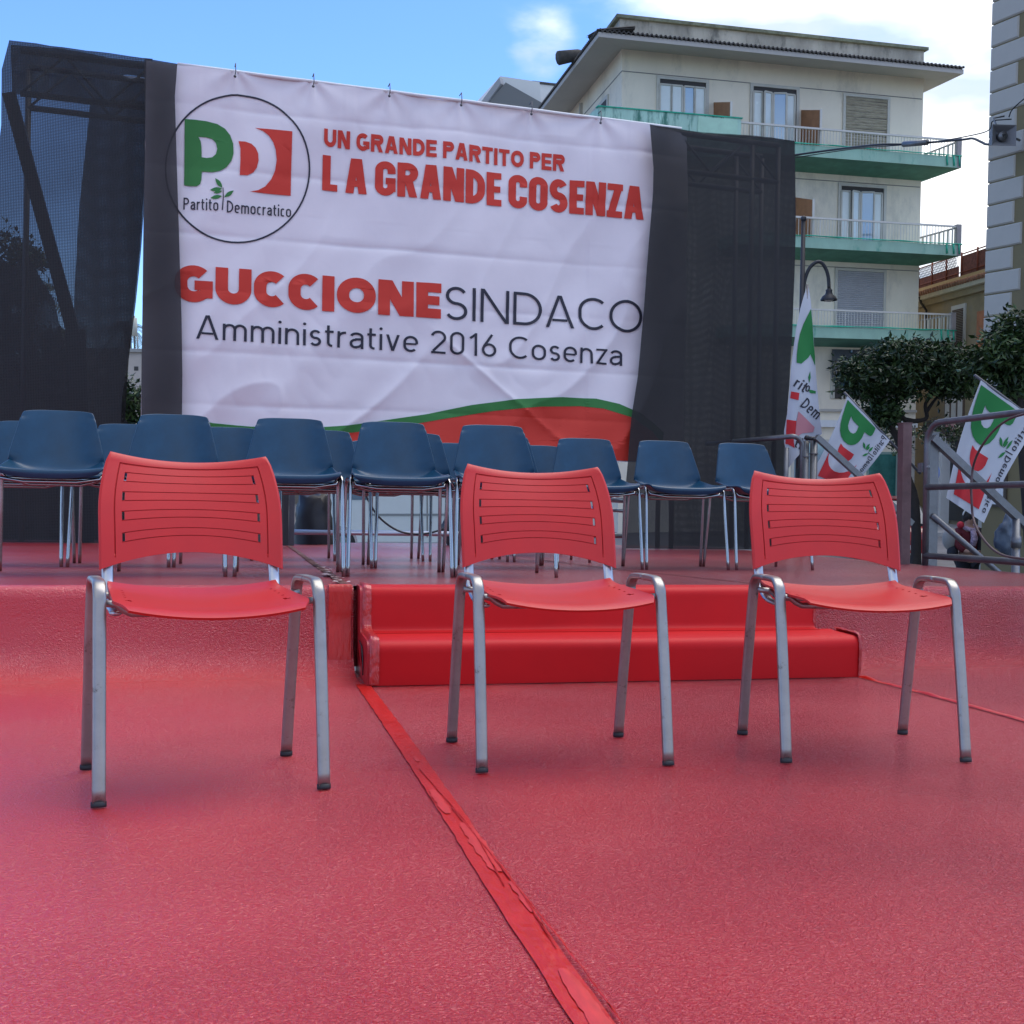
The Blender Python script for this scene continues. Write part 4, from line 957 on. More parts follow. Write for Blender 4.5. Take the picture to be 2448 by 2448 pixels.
TERR = mat('terracotta_divider', (.33, .155, .075), .8, var=.2, vs_=3)
RAILP = mat('cream_railing_paint', (.58, .56, .50), .5, var=.1)
GREYP = mat('grey_end_panel', (.30, .28, .27), .8, var=.15)
TILE = mat('dark_roof_sheet', (.055, .05, .042), .85, var=.4, vs_=6)
CONC = mat('concrete', (.33, .32, .29), .9, var=.2, vs_=2, bump=.2, bs=20)

# ---- apartment block
A2 = Vector((3.266, 36.0)); ang = R(15.67)
ABF = Matrix.Translation((A2.x, A2.y, 0)) @ Matrix.Rotation(ang, 4, 'Z')      # x along the front, y away, z up
ab = empty('apartment_block', 'beige apartment block with green-edged balconies and a wide overhanging eave', 'building', ABF)
LW = 10.45
def Bx(name, x0, x1, y0, y1, z0, z1, m, parent=None, **k):
    mb = MB(); mb.box(x0, x1, y0, y1, z0, z1); return part(name, mb, m, parent or ab, **k)
SDX = .10                                          # side wall leans slightly so it is in view on the left
foot = [(0, 0), (LW, 0), (LW+1.2, 11), (-.2, 11)]
sd = Vector((math.sin(R(-10.2+15.67*0)), 1)); 
# footprint: the left side runs back along the direction seen in the photograph
sdir2 = Vector((-.18, 1)).normalized(); M2 = Matrix.Rotation(-ang, 2); sl_ = M2 @ sdir2
def sidept(d, off=0): return (sl_.x*d, sl_.y*d)
fx, fy = sidept(13)
wallp = [(0, 0), (LW, 0), (LW, 12.2), (fx, fy)]
def prismz(poly, z0, z1):
    n = len(poly); mb = MB(); return mb.add([(a, b, z0) for a, b in poly]+[(a, b, z1) for a, b in poly], [tuple(range(n))[::-1], tuple(range(n, 2*n))]+[(i, (i+1) % n, n+(i+1) % n, n+i) for i in range(n)])
part('wall', prismz(wallp, 0, 14.62), WALL, ab)
# eave: thin slab sloping out, with soffit and corrugated edge
ov = 1.2
ofx, ofy = fx-ov*1.02, fy
lo_ = [(-ov*.98, -ov), (LW+.62, -ov), (LW+.62, 12.4), (ofx, ofy)]
def eave():
    n = 4; mb = MB(); zi, zo = 14.60, 14.46
    inner = wallp
    vs = [(a, b, zo) for a, b in lo_]+[(a, b, zi) for a, b in inner]+[(a, b, zo+.14) for a, b in lo_]+[(a, b, zi+.30) for a, b in inner]
    fs = []
    for i in range(n):
        j = (i+1) % n
        fs += [(i, i+4, j+4, j), (i+8, j+8, j+12, i+12), (i, j, j+8, i+8)]
    return mb.add(vs, fs)
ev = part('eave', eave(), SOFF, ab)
tl = MB()
def corr(a, b, z, wv=.145, out=(0, -1)):
    a, b = Vector(a), Vector(b); L_ = (b-a).length; n = int(L_/wv*6); d = (b-a)/L_; o = Vector(out); vs = []
    for i in range(n+1):
        s_ = L_*i/n; h = .035*math.sin(2*math.pi*s_/wv)
        for (oo, zz) in ((.05, 0), (-1.1, .16)):
            p = a+d*s_+o*oo; vs.append((p.x, p.y, z+zz+h)); vs.append((p.x, p.y, z+zz+h-.045))
    fs = []
    for i in range(n):
        q = i*4; r_ = q+4; fs += [(q, r_, r_+2, q+2), (q, q+1, r_+1, r_), (q+1, q+3, r_+3, r_+1)]
    tl.add(vs, fs)
corr(lo_[0], lo_[1], 14.66); 
sdn = Vector((-sl_.y, sl_.x)); corr(lo_[0], lo_[3], 14.66, out=(sdn.x, sdn.y))
part('roof_sheeting', tl, TILE, ab, kind='stuff')
pf = [(.3, 1.0), (LW+.68, 1.0), (LW+.68, 11), (sidept(11)[0]+.3, 11)]
part('parapet', prismz(pf, 14.7, 15.86), WALL2, ab)
pc = [(.16, .88), (LW+.78, .88), (LW+.78, 11.1), (sidept(11)[0]+.1, 11.1)]
part('parapet_coping', prismz(pc, 15.862, 15.96), mat('mossy_coping', (.16, .17, .11), .95, var=.4, vs_=5, bump=.4, bs=20), ab)
mb = MB(); hp0 = Vector((lo_[0][0]*.98, 0, 0)); c = Vector(lo_[0]) + Vector(sl_)*2.9
mb.tube([(c.x-.55, c.y, 14.72), (c.x+.1, c.y+.1, 14.9), (c.x+.6, c.y+.2, 15.0)], [.22, .18, .05], 10); part('vent_hood', mb, TILE, ab)
for z in (13.95, 11.13, 8.42): Bx('string_groove', .0, LW-.05, -.012, .02, z-.012, z+.012, mat('groove_grey', (.22, .21, .19), .9))
# windows
def shaped_window(x0, x1, z0, z1, panels, parent=ab, y=0):
    w_ = part('window', (lambda m: (m.box(x0-.10, x1+.10, y-.05, y+.03, z1, z1+.09), m.box(x0-.10, x0, y-.05, y+.03, z0, z1), m.box(x1, x1+.10, y-.05, y+.03, z0, z1))[0])(MB()), FRAME, parent)
    mb = MB(); mb.box(x0, x1, y-.012, y+.0, z0, z1); part('recess', mb, DKFR, w_)
    for a, b, kind, tilt in panels:
        xa, xb = x0+(x1-x0)*a, x0+(x1-x0)*b; m = MB(); dy = .10*tilt
        zt_ = z1-.17
        m.add([(xa, y-.055-max(0, dy), z0), (xb, y-.055-max(0, -dy), z0), (xb, y-.055-max(0, -dy), zt_), (xa, y-.055-max(0, dy), zt_)], [(0, 1, 2, 3)])
        part('pane', m, {'c': CURT, 'g': GLASS, 'b': BLUEG, 'd': DKFR}[kind], w_)
        f_ = MB(); 
        for xx, dd in ((xa, max(0, dy)), (xb, max(0, -dy))): f_.box(xx-.025, xx+.025, y-.085-dd, y-.05-dd, z0, zt_)
        f_.beam((xa, y-.07-max(0, dy), zt_), (xb, y-.07-max(0, -dy), zt_), .03, .05); part('sash', f_, FRAME, w_)
    return w_
def shutter(x0, x1, z0, z1, m, n, y=0, wob_=0):
    w_ = part('shutter_frame', (lambda b: (b.box(x0-.09, x1+.09, y-.05, y+.03, z1, z1+.08), b.box(x0-.09, x0, y-.05, y+.03, z0, z1), b.box(x1, x1+.09, y-.05, y+.03, z0, z1))[0])(MB()), FRAME, ab)
    me = None
    h = (z1-z0)/n
    for i in range(n):
        b = MB(); tl_ = wob_*random.uniform(-1, 1)
        b.add([(x0, y-.012, z0+h*i), (x1, y-.012, z0+h*i+tl_), (x1, y-.035, z0+h*(i+.5)+tl_), (x0, y-.035, z0+h*(i+.5)), (x0, y-.014, z0+h*(i+.96)), (x1, y-.014, z0+h*(i+.96)+tl_)], [(0, 1, 2, 3), (3, 2, 5, 4)])
        part('slat', b, m, w_)
    bb = MB(); bb.box(x0, x1, y-.006, y+0.0, z0, z1); part('recess', bb, DKFR, w_)
    return w_
PW = [(0, .24, 'c', 0), (.25, .48, 'c', 0), (.52, .74, 'g', 0), (.75, .97, 'c', 0)]
PB = [(0, .20, 'c', 0), (.22, .42, 'c', 1), (.46, .72, 'b', -1), (.76, .95, 'c', 0)]
shaped_window(1.22, 2.75, 11.84, 13.82, PW); shaped_window(4.35, 5.85, 11.84, 13.86, PB)
shutter(7.60, 9.12, 11.84, 13.82, SHUTW, 22, wob_=.03)
shaped_window(7.50, 9.05, 9.06, 11.0, PB)
shutter(7.43, 9.12, 6.35, 8.32, SHUT, 30)
# awning window above the shop
w_ = shaped_window(7.35, 9.6, 4.22, 5.2, [(0, .14, 'd', 0), (.20, .98, 'd', 0)])
aw = MB(); aw.add([(7.28, -.03, 5.80), (9.9, -.03, 5.80), (9.9, -.75, 5.02), (7.28, -.75, 5.02), (7.28, -.75, 4.88), (9.9, -.75, 4.88), (7.28, -.03, 4.88)], [(0, 3, 2, 1), (3, 4, 5, 2), (0, 6, 4, 3)]); part('awning', aw, mat('grey_striped_awning', (.13, .135, .15), .8, var=.25, vs_=12, noise_stretch=(6, 1, .2)), ab)
# slabs, railings, end walls, dividers
def balcony(z_top, z_bot, x0, x1, rail_z, side_to):
    bl = part('balcony', (lambda b: b.box(x0, x1, -1.3, -.02, z_bot, z_top))(MB()), GREENP, ab)
    b = MB(); b.box(LW+.004, x1, -.018, side_to, z_bot+.002, z_top-.002); part('side_slab', b, GREENP, bl)
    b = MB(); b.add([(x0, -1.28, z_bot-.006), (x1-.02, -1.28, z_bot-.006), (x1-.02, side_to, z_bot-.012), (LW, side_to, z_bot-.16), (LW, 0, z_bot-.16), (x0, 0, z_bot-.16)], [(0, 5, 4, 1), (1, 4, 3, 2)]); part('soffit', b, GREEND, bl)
    b = MB(); 
    for k in range(2): b.tube([(x, -1.32-.01*k, z_top+.03+.03*noise.noise(Vector((x*1.3, k, z_top)))) for x in lin(x0, x1+.02, 30)], .016, 5)
    for x in (x1-.55, x1-.30, x1-.1): b.tube([(x, -1.315, z_top+.03), (x+.03, -1.315, z_bot+.05)], .03, 5)
    part('net_roll', b, GNET, bl)
    r = MB(); r.box(x0, x1-.05, -1.27, -1.21, rail_z-.035, rail_z+.02)
    part('handrail', r, RAILP, bl)
    r = MB(); nb = int((x1-x0)/.105)
    for i in range(nb+1):
        x = x0+.03+(x1-x0-.1)*i/nb; w2 = .016 if i % 9 == 0 else .007; r.box(x-w2, x+w2, -1.245, -1.235, z_top, rail_z-.036)
    part('balusters', r, RAILP, bl)
    r = MB(); r.box(x1-.045, x1-.002, -1.26, side_to, rail_z-.03, rail_z+.015); part('side_handrail', r, GREYP, bl)
    r = MB()
    for i in range(16): y = -1.1+(side_to+1.0)*i/15; r.box(x1-.03, x1-.012, y-.035, y+.035, z_top, rail_z-.031)
    part('side_balusters', r, RAILP, bl)
    r = MB(); r.box(x1-.16, x1+.004, -1.304, -1.15, z_bot+.01, rail_z+.06); part('corner_pillar', r, GREYP, bl)
    return bl
balcony(11.84, 11.50, 3.31, LW+.55, 12.37, 2.4)
balcony(9.08, 8.75, 3.2, LW+.62, 9.68, 2.4)
balcony(6.36, 6.03, 3.2, LW+.50, 6.90, 2.0)
pb = part('solid_parapet', (lambda b: b.box(-1.2, 3.30, -1.34, -1.18, 11.5, 12.44))(MB()), GSTAIN, ab)
b = MB(); b.box(-1.2, -1.06, -1.176, .6, 11.5, 12.44); part('parapet_return', b, GSTAIN, pb)
b = MB(); b.box(-1.2, 3.30, -1.17, -.02, 11.3, 11.5); part('balcony_floor', b, GREENP, pb)
b = MB(); b.box(-1.24, 3.34, -1.37, -1.15, 12.441, 12.475); part('parapet_cap', b, GNET, pb)
b = MB(); b.box(1.9, 3.18, -1.36, -1.344, 11.66, 12.40); part('painted_panel', b, mat('pale_green_patch', (.42, .66, .50), .8, var=.1), pb)
for x, z0, z1 in ((3.02, 12.2, 13.2), (6.03, 11.84, 13.2), (5.83, 9.08, 10.48)):
    b = MB(); b.add([(x, -.02, z0), (x, -1.15, z0), (x, -1.15, z1-.05), (x, -.35, z1+.16), (x, -.02, z1+.16)], [(0, 1, 2, 3, 4)])
    bb = MB(); n = 5; P5 = [(-.02, z0), (-1.15, z0), (-1.15, z1-.24), (-.02, z1+.06)]
    bb.prism(P5, .05, Matrix.Translation((x, 0, 0)) @ Matrix(((0, 1, 0, 0), (1, 0, 0, 0), (0, 0, 1, 0), (0, 0, 0, 1))))
    part('divider', bb, TERR, ab); bb = MB(); bb.box(x-.0, x+.062, -1.19, -1.152, z0, z1-.22); part('divider_edge', bb, RAILP, ab)
# side-wall window and details on the left flank
SF = Matrix(((sl_.x, -sl_.y, 0, 0), (sl_.y, sl_.x, 0, 0), (0, 0, 1, 0), (0, 0, 0, 1)))
def sidebox(name, d0, d1, o0, o1, z0, z1, m):
    mb = MB(); mb.box(d0, d1, o0, o1, z0, z1, SF); return part(name, mb, m, ab)
sw = sidebox('window', 1.5, 3.6, -.001, .05, 11.8, 13.7, FRAME); mb = MB(); mb.box(1.62, 3.5, .051, .056, 11.8, 13.58, SF); part('pane', mb, DKFR, sw)
sidebox('string_groove', 0, 12, -.001, .012, 13.93, 13.955, MATS['groove_grey']); sidebox('downpipe', 5.0, 5.12, 0.001, .1, 6, 14.4, SOFF)
# ground floor of the block
Bx('shop_lintel', 5.5, LW-.02, -.16, -.002, 3.30, 3.52, WHITE); Bx('cornice', 5.2, LW-.02, -.1, -.002, 3.80, 3.88, SOFF)
TEAL = mat('teal_shop_glass', (.05, .19, .17), .12, metal=.3, var=.5, vs_=1.2)
shp = Bx('shop_window', 8.65, 9.82, -.03, -.002, .35, 2.50, mat('grey_green_frame', (.22, .32, .28), .5)); b = MB(); b.box(8.72, 9.72, -.04, -.032, .42, 2.42); part('pane', b, TEAL, shp)
shp = Bx('shop_window', 5.9, 8.1, -.03, -.002, .35, 2.9, FRAME); b = MB(); b.box(6.0, 8.0, -.04, -.032, .42, 2.8); part('pane', b, GLASS, shp)
for i, z in enumerate(lin(.02, 3.2, 8)): Bx('stone_band', 9.86, LW-.01, -.03, -.002, z+.01, z+.38, SOFF)

# white modern block behind on the left
WB = mat('white_render', (.62, .62, .58), .85, var=.05, vs_=.4)
wbM = Matrix.Translation((-.1, 60, 0)) @ Matrix.Rotation(R(20), 4, 'Z')
wb = empty('white_building', 'white modern block with slanting roof slab rising behind the banner', 'building', wbM)
def pxprism(lst, D, dep):
    P = [wbM.inverted() @ cy(x, y, D) for x, y in lst]; n = len(P); mb = MB()
    return mb.add([tuple(p) for p in P]+[tuple(p+Vector((.3, dep, 0))) for p in P], [tuple(range(n)), tuple(range(2*n-1, n-1, -1))]+[(i, n+i, n+(i+1) % n, (i+1) % n) for i in range(n)])
part('wall', pxprism([(1196, 182), (1290, 196), (1300, 330), (1140, 330), (1150, 258)], 59.6, 5), WB, wb)
mb = MB(); mb.box(1.45, 4.5, 1.0, 6, 0, 21.2); part('wall', mb, WB, wb)
part('slanting_slab', pxprism([(1209, 197), (1298, 247), (1288, 275), (1150, 275), (1152, 262)], 59.0, .5), mat('slab_underside_shade', (.16, .165, .16), .9), wb)  # upright dark panel; the slab underside's shade is put into its colour
part('slanting_slab', pxprism([(1194, 184), (1197, 199), (1152, 262), (1135, 275), (1130, 270)], 58.9, .3), mat('slab_edge', (.30, .31, .32), .9), wb)
mb = MB(); mb.box(1.5, 4.55, .95, 1.0, 21.201, 21.32); part('roof_edge', mb, TILE, wb)
mb = MB(); mb.box(2.6, 2.66, .93, .999, 15, 20.7); mb.box(2.15, 2.9, .95, .999, 19.5, 19.56); part('pipe', mb, SOFF, wb)

# ---- old ochre building in the side street
D1 = 37.0; x1 = cy(2353, 674, D1).x; dd = Vector((-.085, 1)).normalized()
OBF = Matrix.Translation((x1, D1, 0)) @ Matrix.Rotation(math.atan2(dd.y, dd.x), 4, 'Z')   # x runs back along the street wall, y away from street... 
ob = empty('old_house', 'old ochre house with tiled eave and a roof terrace fence, between block and quoins', 'building', OBF)
OCH = mat('old_ochre_plaster', (.30, .235, .125), .95, var=.25, vs_=.9, bump=.2, bs=10, stain=.6, stain_col=(.20, .18, .14), sscale=.9, sthr=.5)
OCHR = mat('reddish_patch', (.42, .16, .07), .9, var=.3)
def Ox(name, x0, x1_, y0, y1, z0, z1, m, parent=None, **k):
    mb = MB(); mb.box(x0, x1_, y0, y1, z0, z1); return part(name, mb, m, parent or ob, **k)
ZE = cy(2353, 674, D1).z
# the visible wall is y = 0 of this frame, street side is +y (left); house body lies on -y
Ox('wall', -1.5, 9, -7, 0, 0, ZE, OCH)
Ox('eave_cornice', -1.5, 9.2, -7, .35, ZE-.10, ZE+.06, mat('cream_cornice', (.50, .44, .30), .85, var=.15)); Ox('eave_band', -1.5, 9.2, -7, .18, ZE-.30, ZE-.101, OCH)
tl2 = MB(); n = 60
for i in range(n):
    x = -1.5+10.7*i/n; tl2.tube([(x, .42, ZE+.10), (x, -.8, ZE+.34)], .085, 6)
part('roof_tiles', tl2, mat('old_roof_tile', (.26, .12, .06), .9, var=.4, vs_=8), ob, kind='stuff')
Ox('terrace_wall', -1.5, 9, -.9, -.7, ZE+.2, ZE+.62, mat('terrace_yellow', (.45, .32, .15), .9, var=.15))
tf = MB()
for x in lin(-1.4, 8.8, 9): tf.tube([(x, -.75, ZE+.5), (x, -.75, ZE+1.42)], .035, 6)
tf.tube([(-1.4, -.75, ZE+1.36), (8.8, -.75, ZE+1.36)], .025, 6); tf.tube([(-1.4, -.75, ZE+.75), (8.8, -.75, ZE+.75)], .02, 6)
part('terrace_fence', tf, mat('rusty_fence', (.20, .055, .025), .8, var=.3), ob)
Ox('terrace_screen', -1.4, 3.2, -.80, -.77, ZE+.6, ZE+1.3, mat('brown_screen', (.14, .05, .035), .9, var=.5, vs_=9)); Ox('terrace_screen', 3.4, 8.5, -.80, -.77, ZE+.6, ZE+1.0, MATS['brown_screen'])
rl = MB()
for i in range(46):
    x = 3.4+5.1*i/46; rl.tube([(x, -.74, ZE+.98), (x+.25, -.74, ZE+1.36)], .010, 4); rl.tube([(x+.25, -.74, ZE+.98), (x, -.74, ZE+1.36)], .010, 4)
part('terrace_lattice', rl, DARKT, ob, kind='stuff')
def ow(px0, py0, px1, py1):
    F_ = OBF.inverted(); a = pl(OBF, px0, py0); b = pl(OBF, px1, py1); return min(a.x, b.x), max(a.x, b.x), min(a.z, b.z), max(a.z, b.z)
x0, x1_, z0, z1 = ow(2281, 742, 2304, 832)
wn = Ox('window', x0-.12, x1_+.12, .0, .05, z0, z1+.14, FRAME); 
for i in range(24): z = z0+(z1-z0)*i/24; Ox('slat', x0, x1_, .052, .075, z+.008, z+(z1-z0)/24-.008, mat('brown_shutter', (.11, .07, .045), .8, var=.3), wn)
x0, x1_, z0, z1 = ow(2262, 925, 2306, 1003)
wn = Ox('window', x0, x1_, .0, .05, z0, z1, mat('brown_jamb', (.12, .085, .06), .8))
for i in range(3): a = x0+(x1_-x0)*(i+.15)/3; Ox('pane', a, a+(x1_-x0)*.7/3, .052, .06, z0+.05, z1-.05, FRAME, wn)
x0, x1_, z0, z1 = ow(2336, 745, 2353, 830); Ox('red_patch', x0, x1_, .001, .006, z0, z1, OCHR)
x0, x1_, z0, z1 = ow(2222, 1005, 2352, 1055)
wf = Ox('shop_fascia', -1.4, x1_, .0, .22, z0, z1, mat('dark_brown_fascia', (.07, .05, .035), .7, var=.3))
x0, x1_, z0, z1 = ow(2277, 1005, 2299, 1028); Ox('pink_notice', x0, x1_, .222, .23, z0, z1, mat('pink_notice', (.55, .25, .24), .7))
x0, x1_, z0, z1 = ow(2225, 1050, 2352, 1288); Ox('shop_opening', max(x0, -1.3), x1_, .0, .06, max(z0, .25), z1, mat('dark_shop', (.035, .035, .035), .4))
x0, x1_, z0, z1 = ow(2256, 1175, 2271, 1286); Ox('white_pillar', x0, x1_, .06, .35, .1, 3.0, WHITE)
x0, x1_, z0, z1 = ow(2228, 1172, 2252, 1284); dr = Ox('glass_door', x0, x1_, .062, .10, .12, 2.6, FRAME); Ox('pane', x0+.15, x1_-.15, .102, .11, .3, 1.6, DKFR, dr); Ox('pane', x0+.15, x1_-.15, .102, .11, 1.7, 2.5, GLASS, dr)
Ox('plinth', -1.5, 9, .0, .10, 0, .09, CONC)
mb = MB(); mb.tube([(3.9, .36, ZE+.02), (3.9, .30, ZE-.2), (3.9, .1, ZE-.45), (3.9, .1, ZE-1.1)], .045, 8); part('downpipe', mb, TILE, ob)
pv = MB(); pv.box(9, 22, 35.0, 46, .0, .12); struct('pavement', pv, PAVE)

# ---- near building with quoins on the right
CQ = cy(2366, 400, 20.0); w1 = Vector((.41, -.912)).normalized()
QF = Matrix.Translation((CQ.x, 20.0, 0)) @ Matrix.Rotation(math.atan2(w1.y, w1.x), 4, 'Z')    # x towards the camera along the wall, y = outward?
qb = empty('quoined_building', 'ochre building with alternating pale grey corner quoins at the right edge', 'building', QF)
OC2 = mat('ochre_wall', (.20, .16, .08), .9, var=.08, vs_=1.0, bump=.08, bs=20)
QU = mat('pale_quoin', (.44, .41, .345), .85, var=.05, vs_=2, bump=.08, bs=25)
def Qx(name, x0, x1_, y0, y1, z0, z1, m, parent=None, bev=0):
    mb = MB(); mb.box(x0, x1_, y0, y1, z0, z1)
    return part(name, mb, m, parent or qb)
# in this frame the wall faces -y (left/towards street), body on +y
Qx('wall', 0, 9, 0, 7, 0, 15.5, OC2)
hq = .372
meq = {}
def quoin_mesh(L_, W_):
    mb = MB(); b_ = .022; x0, x1_, y0, y1, z0, z1 = -.03, L_, -.03, W_, .0, hq-.022
    # front face bevelled
    vs = [(x0, y0+b_, z0), (x1_, y0+b_, z0), (x1_, y0+b_, z1), (x0, y0+b_, z1), (x0+b_, y0, z0+b_), (x1_-b_, y0, z0+b_), (x1_-b_, y0, z1-b_), (x0+b_, y0, z1-b_), (x0, y1, z0), (x1_, y1, z0), (x1_, y1, z1), (x0, y1, z1)]
    return mb.add(vs, [(4, 5, 6, 7), (0, 1, 5, 4), (1, 2, 6, 5), (2, 3, 7, 6), (3, 0, 4, 7), (0, 3, 11, 8), (1, 9, 10, 2), (3, 2, 10, 11), (0, 8, 9, 1)]).mesh('quoin')
qa, qc = quoin_mesh(.72, .55), quoin_mesh(.55, .72)
for i in range(41):
    o = part('quoin', qa if i % 2 == 0 else qc, QU, qb, M=Matrix.Translation((random.uniform(-.004, .004), random.uniform(-.004, .004), .1+hq*i)))
mb = MB(); mb.tube([(.93, -.06, .2), (.93, -.06, 15)], .035, 8); part('downpipe', mb, mat('brown_pipe', (.16, .13, .08), .6), qb)
a, b_ = pl(QF, 2365, 1120), pl(QF, 2420, 1206)
ntc = cy(2392, 1190, 17.0)
# loudspeaker box, bracket and cables
SPK = empty('horn_loudspeaker', 'grey square horn loudspeaker fixed on the corner of the quoined building', 'loudspeaker', Matrix.Translation(cy(2401, 323, 18.9)) @ Matrix.Rotation(R(6), 4, 'Z'))
h = .20
mb = MB(); mb.add([(-h, 0, -h*.82), (h, 0, -h*.82), (h, 0, h*.82), (-h, 0, h*.82), (-.11, .26, -.10), (.11, .26, -.10), (.11, .26, .10), (-.11, .26, .10), (-h*.9, .015, -h*.72), (h*.9, .015, -h*.72), (h*.9, .015, h*.72), (-h*.9, .015, h*.72), (-.07, .12, -.07), (.07, .12, -.07), (.07, .12, .07), (-.07, .12, .07)],
  [(0, 4, 5, 1), (1, 5, 6, 2), (2, 6, 7, 3), (3, 7, 4, 0), (4, 7, 6, 5), (0, 1, 9, 8), (1, 2, 10, 9), (2, 3, 11, 10), (3, 0, 8, 11), (8, 9, 13, 12), (9, 10, 14, 13), (10, 11, 15, 14), (11, 8, 12, 15), (12, 13, 14, 15)])
part('horn', mb, mat('grey_horn', (.17, .17, .175), .6, var=.15), SPK)
mb = MB(); mb.tube([(0, .115, 0), (0, .03, 0)], .075, 16); part('driver_cone', mb, ALU, SPK)
mb = MB(); mb.add([(-.03, .02, .02), (.035, .02, .025), (.03, .02, 0), (.012, .02, -.002), (.0, .02, -.035)], [(0, 1, 2, 3, 4)]); part('badge', mb, BLACK, SPK)
mb = MB(); mb.tube([(.12, .2, .02), (.32, .25, .02), (.45, .35, .02)], .02, 6); mb.tube([(0, .2, .12), (-.05, .25, .33), (.15, .3, .38)], .015, 6); part('bracket', mb, ALU, SPK)
def wire(pts, r, label, m=BLACK):
    mb = MB(); mb.tube(spline([cy(*p) for p in pts], 6), r, 6); return solo('overhead_wire', mb, m, label, 'wire')
w1_ = wire([(1880, 374, 26), (1905, 370, 26), (2000, 357, 25), (2100, 346, 23.5), (2160, 345, 23), (2217, 341, 22.5), (2300, 334, 21.5), (2325, 331, 21), (2345, 339, 20), (2358, 345, 19.5), (2375, 344, 19.0)], .022, 'thick black cable running from the loudspeaker across the apartment balconies')
wire([(1880, 380, 26), (2040, 356, 25), (2150, 347, 23.2), (2240, 338, 22.3), (2330, 322, 20.5), (2365, 310, 19.5), (2373, 290, 19.2), (2400, 286, 19), (2418, 285, 19)], .010, 'thin black cable looping above the thick one to the loudspeaker')
wire([(2412, 280, 18.9), (2420, 262, 18.8), (2450, 235, 18.5), (2500, 200, 18)], .010, 'thin cable rising up the corner above the loudspeaker')
mb = MB(); a, b_ = cy(2160, 345, 22.95), cy(2217, 340, 22.45); mb.tube([a, b_], .055, 10); solo('cable_splice', mb, ALU, 'grey cylindrical splice on the overhead cable', 'cable splice')

# ---- street lamp
LD = 17.0
lmp = empty('street_lamp', 'tall dark street lamp with a curved arm and bell-shaped head', 'street lamp', Matrix.Translation((cy(1915, 800, LD).x, LD, 0)))
LI = lmp.matrix_world.inverted(); lc = lambda x, y, D=LD: LI @ cy(x, y, D)
IRON = mat('dark_iron', (.035, .036, .04), .5, metal=.5, var=.2)
t = MB(); tp = lc(1921, 523); t.tube([(tp.x*.2, 0, 0), (tp.x*.5, 0, 3), (tp.x, 0, tp.z)], [.06, .05, .03], 10); t.sphere((tp.x, 0, tp.z), .045, 8, 6); part('pole', t, IRON, lmp)
t = MB(); t.tube(spline([lc(x, y) for x, y in [(1920, 700), (1924, 670), (1934, 643), (1949, 628), (1962, 627), (1973, 640), (1980, 662), (1982, 690)]], 5), .026, 8); part('arm', t, IRON, lmp)
hd = lc(1982, 690); px1 = LD/2800
t = MB(); R0 = [(0, .03), (2, .035), (3, .05), (8, .045), (14, .06), (19, .10), (23, .11), (25, .12), (28, .118)]
prof = [(1*r_*1.0, -h_*px1) for h_, r_ in R0]
n = 16; vs = [(hd.x+r_*math.cos(2*math.pi*k/n), r_*math.sin(2*math.pi*k/n), hd.z+zz) for r_, zz in prof for k in range(n)]
t.add(vs, [(i*n+k, i*n+(k+1) % n, (i+1)*n+(k+1) % n, (i+1)*n+k) for i in range(len(prof)-1) for k in range(n)], True); part('lamp_head', t, IRON, lmp)
t = MB(); t.tube([(hd.x, 0, hd.z-26*px1), (hd.x, 0, hd.z-31*px1)], [.075, .03], 12); part('bulb_cover', t, mat('lamp_glass', (.5, .48, .42), .3), lmp)

# ---- trees
LEAF = []
for i, c in enumerate([(.018, .040, .010), (.032, .064, .014), (.012, .028, .008), (.055, .088, .022)]): LEAF.append(mat('orange_tree_leaf_%s' % 'abcd'[i], c, .45, var=.3, vs_=3, spec=.4))
BARK = mat('tree_bark', (.026, .020, .016), .9, var=.3, vs_=8, bump=.5, bs=20)
def crown(centres, nleaf, size, seed):
    rnd = random.Random(seed); vs, fs, mi = [], [], []
    def ins(p): 
        for c, r in centres:
            q = Vector(((p.x-c[0])/r[0], (p.y-c[1])/r[1], (p.z-c[2])/r[2]))
            if q.length < 1+.5*noise.noise(p*2.3+Vector((seed, 0, 0))): return True
        return False
    cl = []
    while len(cl) < nleaf//8:
        c, r = rnd.choice(centres); d = Vector((rnd.gauss(0, 1), rnd.gauss(0, 1), rnd.gauss(0, 1))).normalized()*rnd.uniform(.45, 1.12)**.6
        p = Vector((c[0]+d.x*r[0], c[1]+d.y*r[1], c[2]+d.z*r[2]))
        if ins(p): cl.append(p)
    for p in cl:
        ax = Vector((rnd.gauss(0, 1), rnd.gauss(0, 1), rnd.gauss(0, .6)+.15)).normalized(); tone = rnd.choice([0, 1, 1, 2, 2, 3]) if rnd.random() < .7 else rnd.randrange(4)
        for k in range(8):
            b = p+ax*(k-3)*size*.42; d = (ax*.6+Vector((rnd.gauss(0, 1), rnd.gauss(0, 1), rnd.gauss(0, .8)-.25))).normalized(); L_ = size*rnd.uniform(.7, 1.25)
            s_ = d.cross(Vector((rnd.gauss(0, 1), rnd.gauss(0, 1), 1.2))).normalized()*L_*.21; up_ = s_.cross(d).normalized()*L_*.07
            o = len(vs); vs += [b, b+d*L_*.45+s_-up_, b+d*L_, b+d*L_*.45-s_-up_, b+d*L_*.45+up_*.3]
            fs += [(o, o+1, o+4), (o+1, o+2, o+4), (o, o+4, o+3), (o+4, o+2, o+3)]; mi += [tone]*4
    me = bpy.data.meshes.new('crown'); me.from_pydata([tuple(v) for v in vs], [], fs)
    for m in LEAF: me.materials.append(m)
    me.polygons.foreach_set('material_index', mi); me.update(); return me
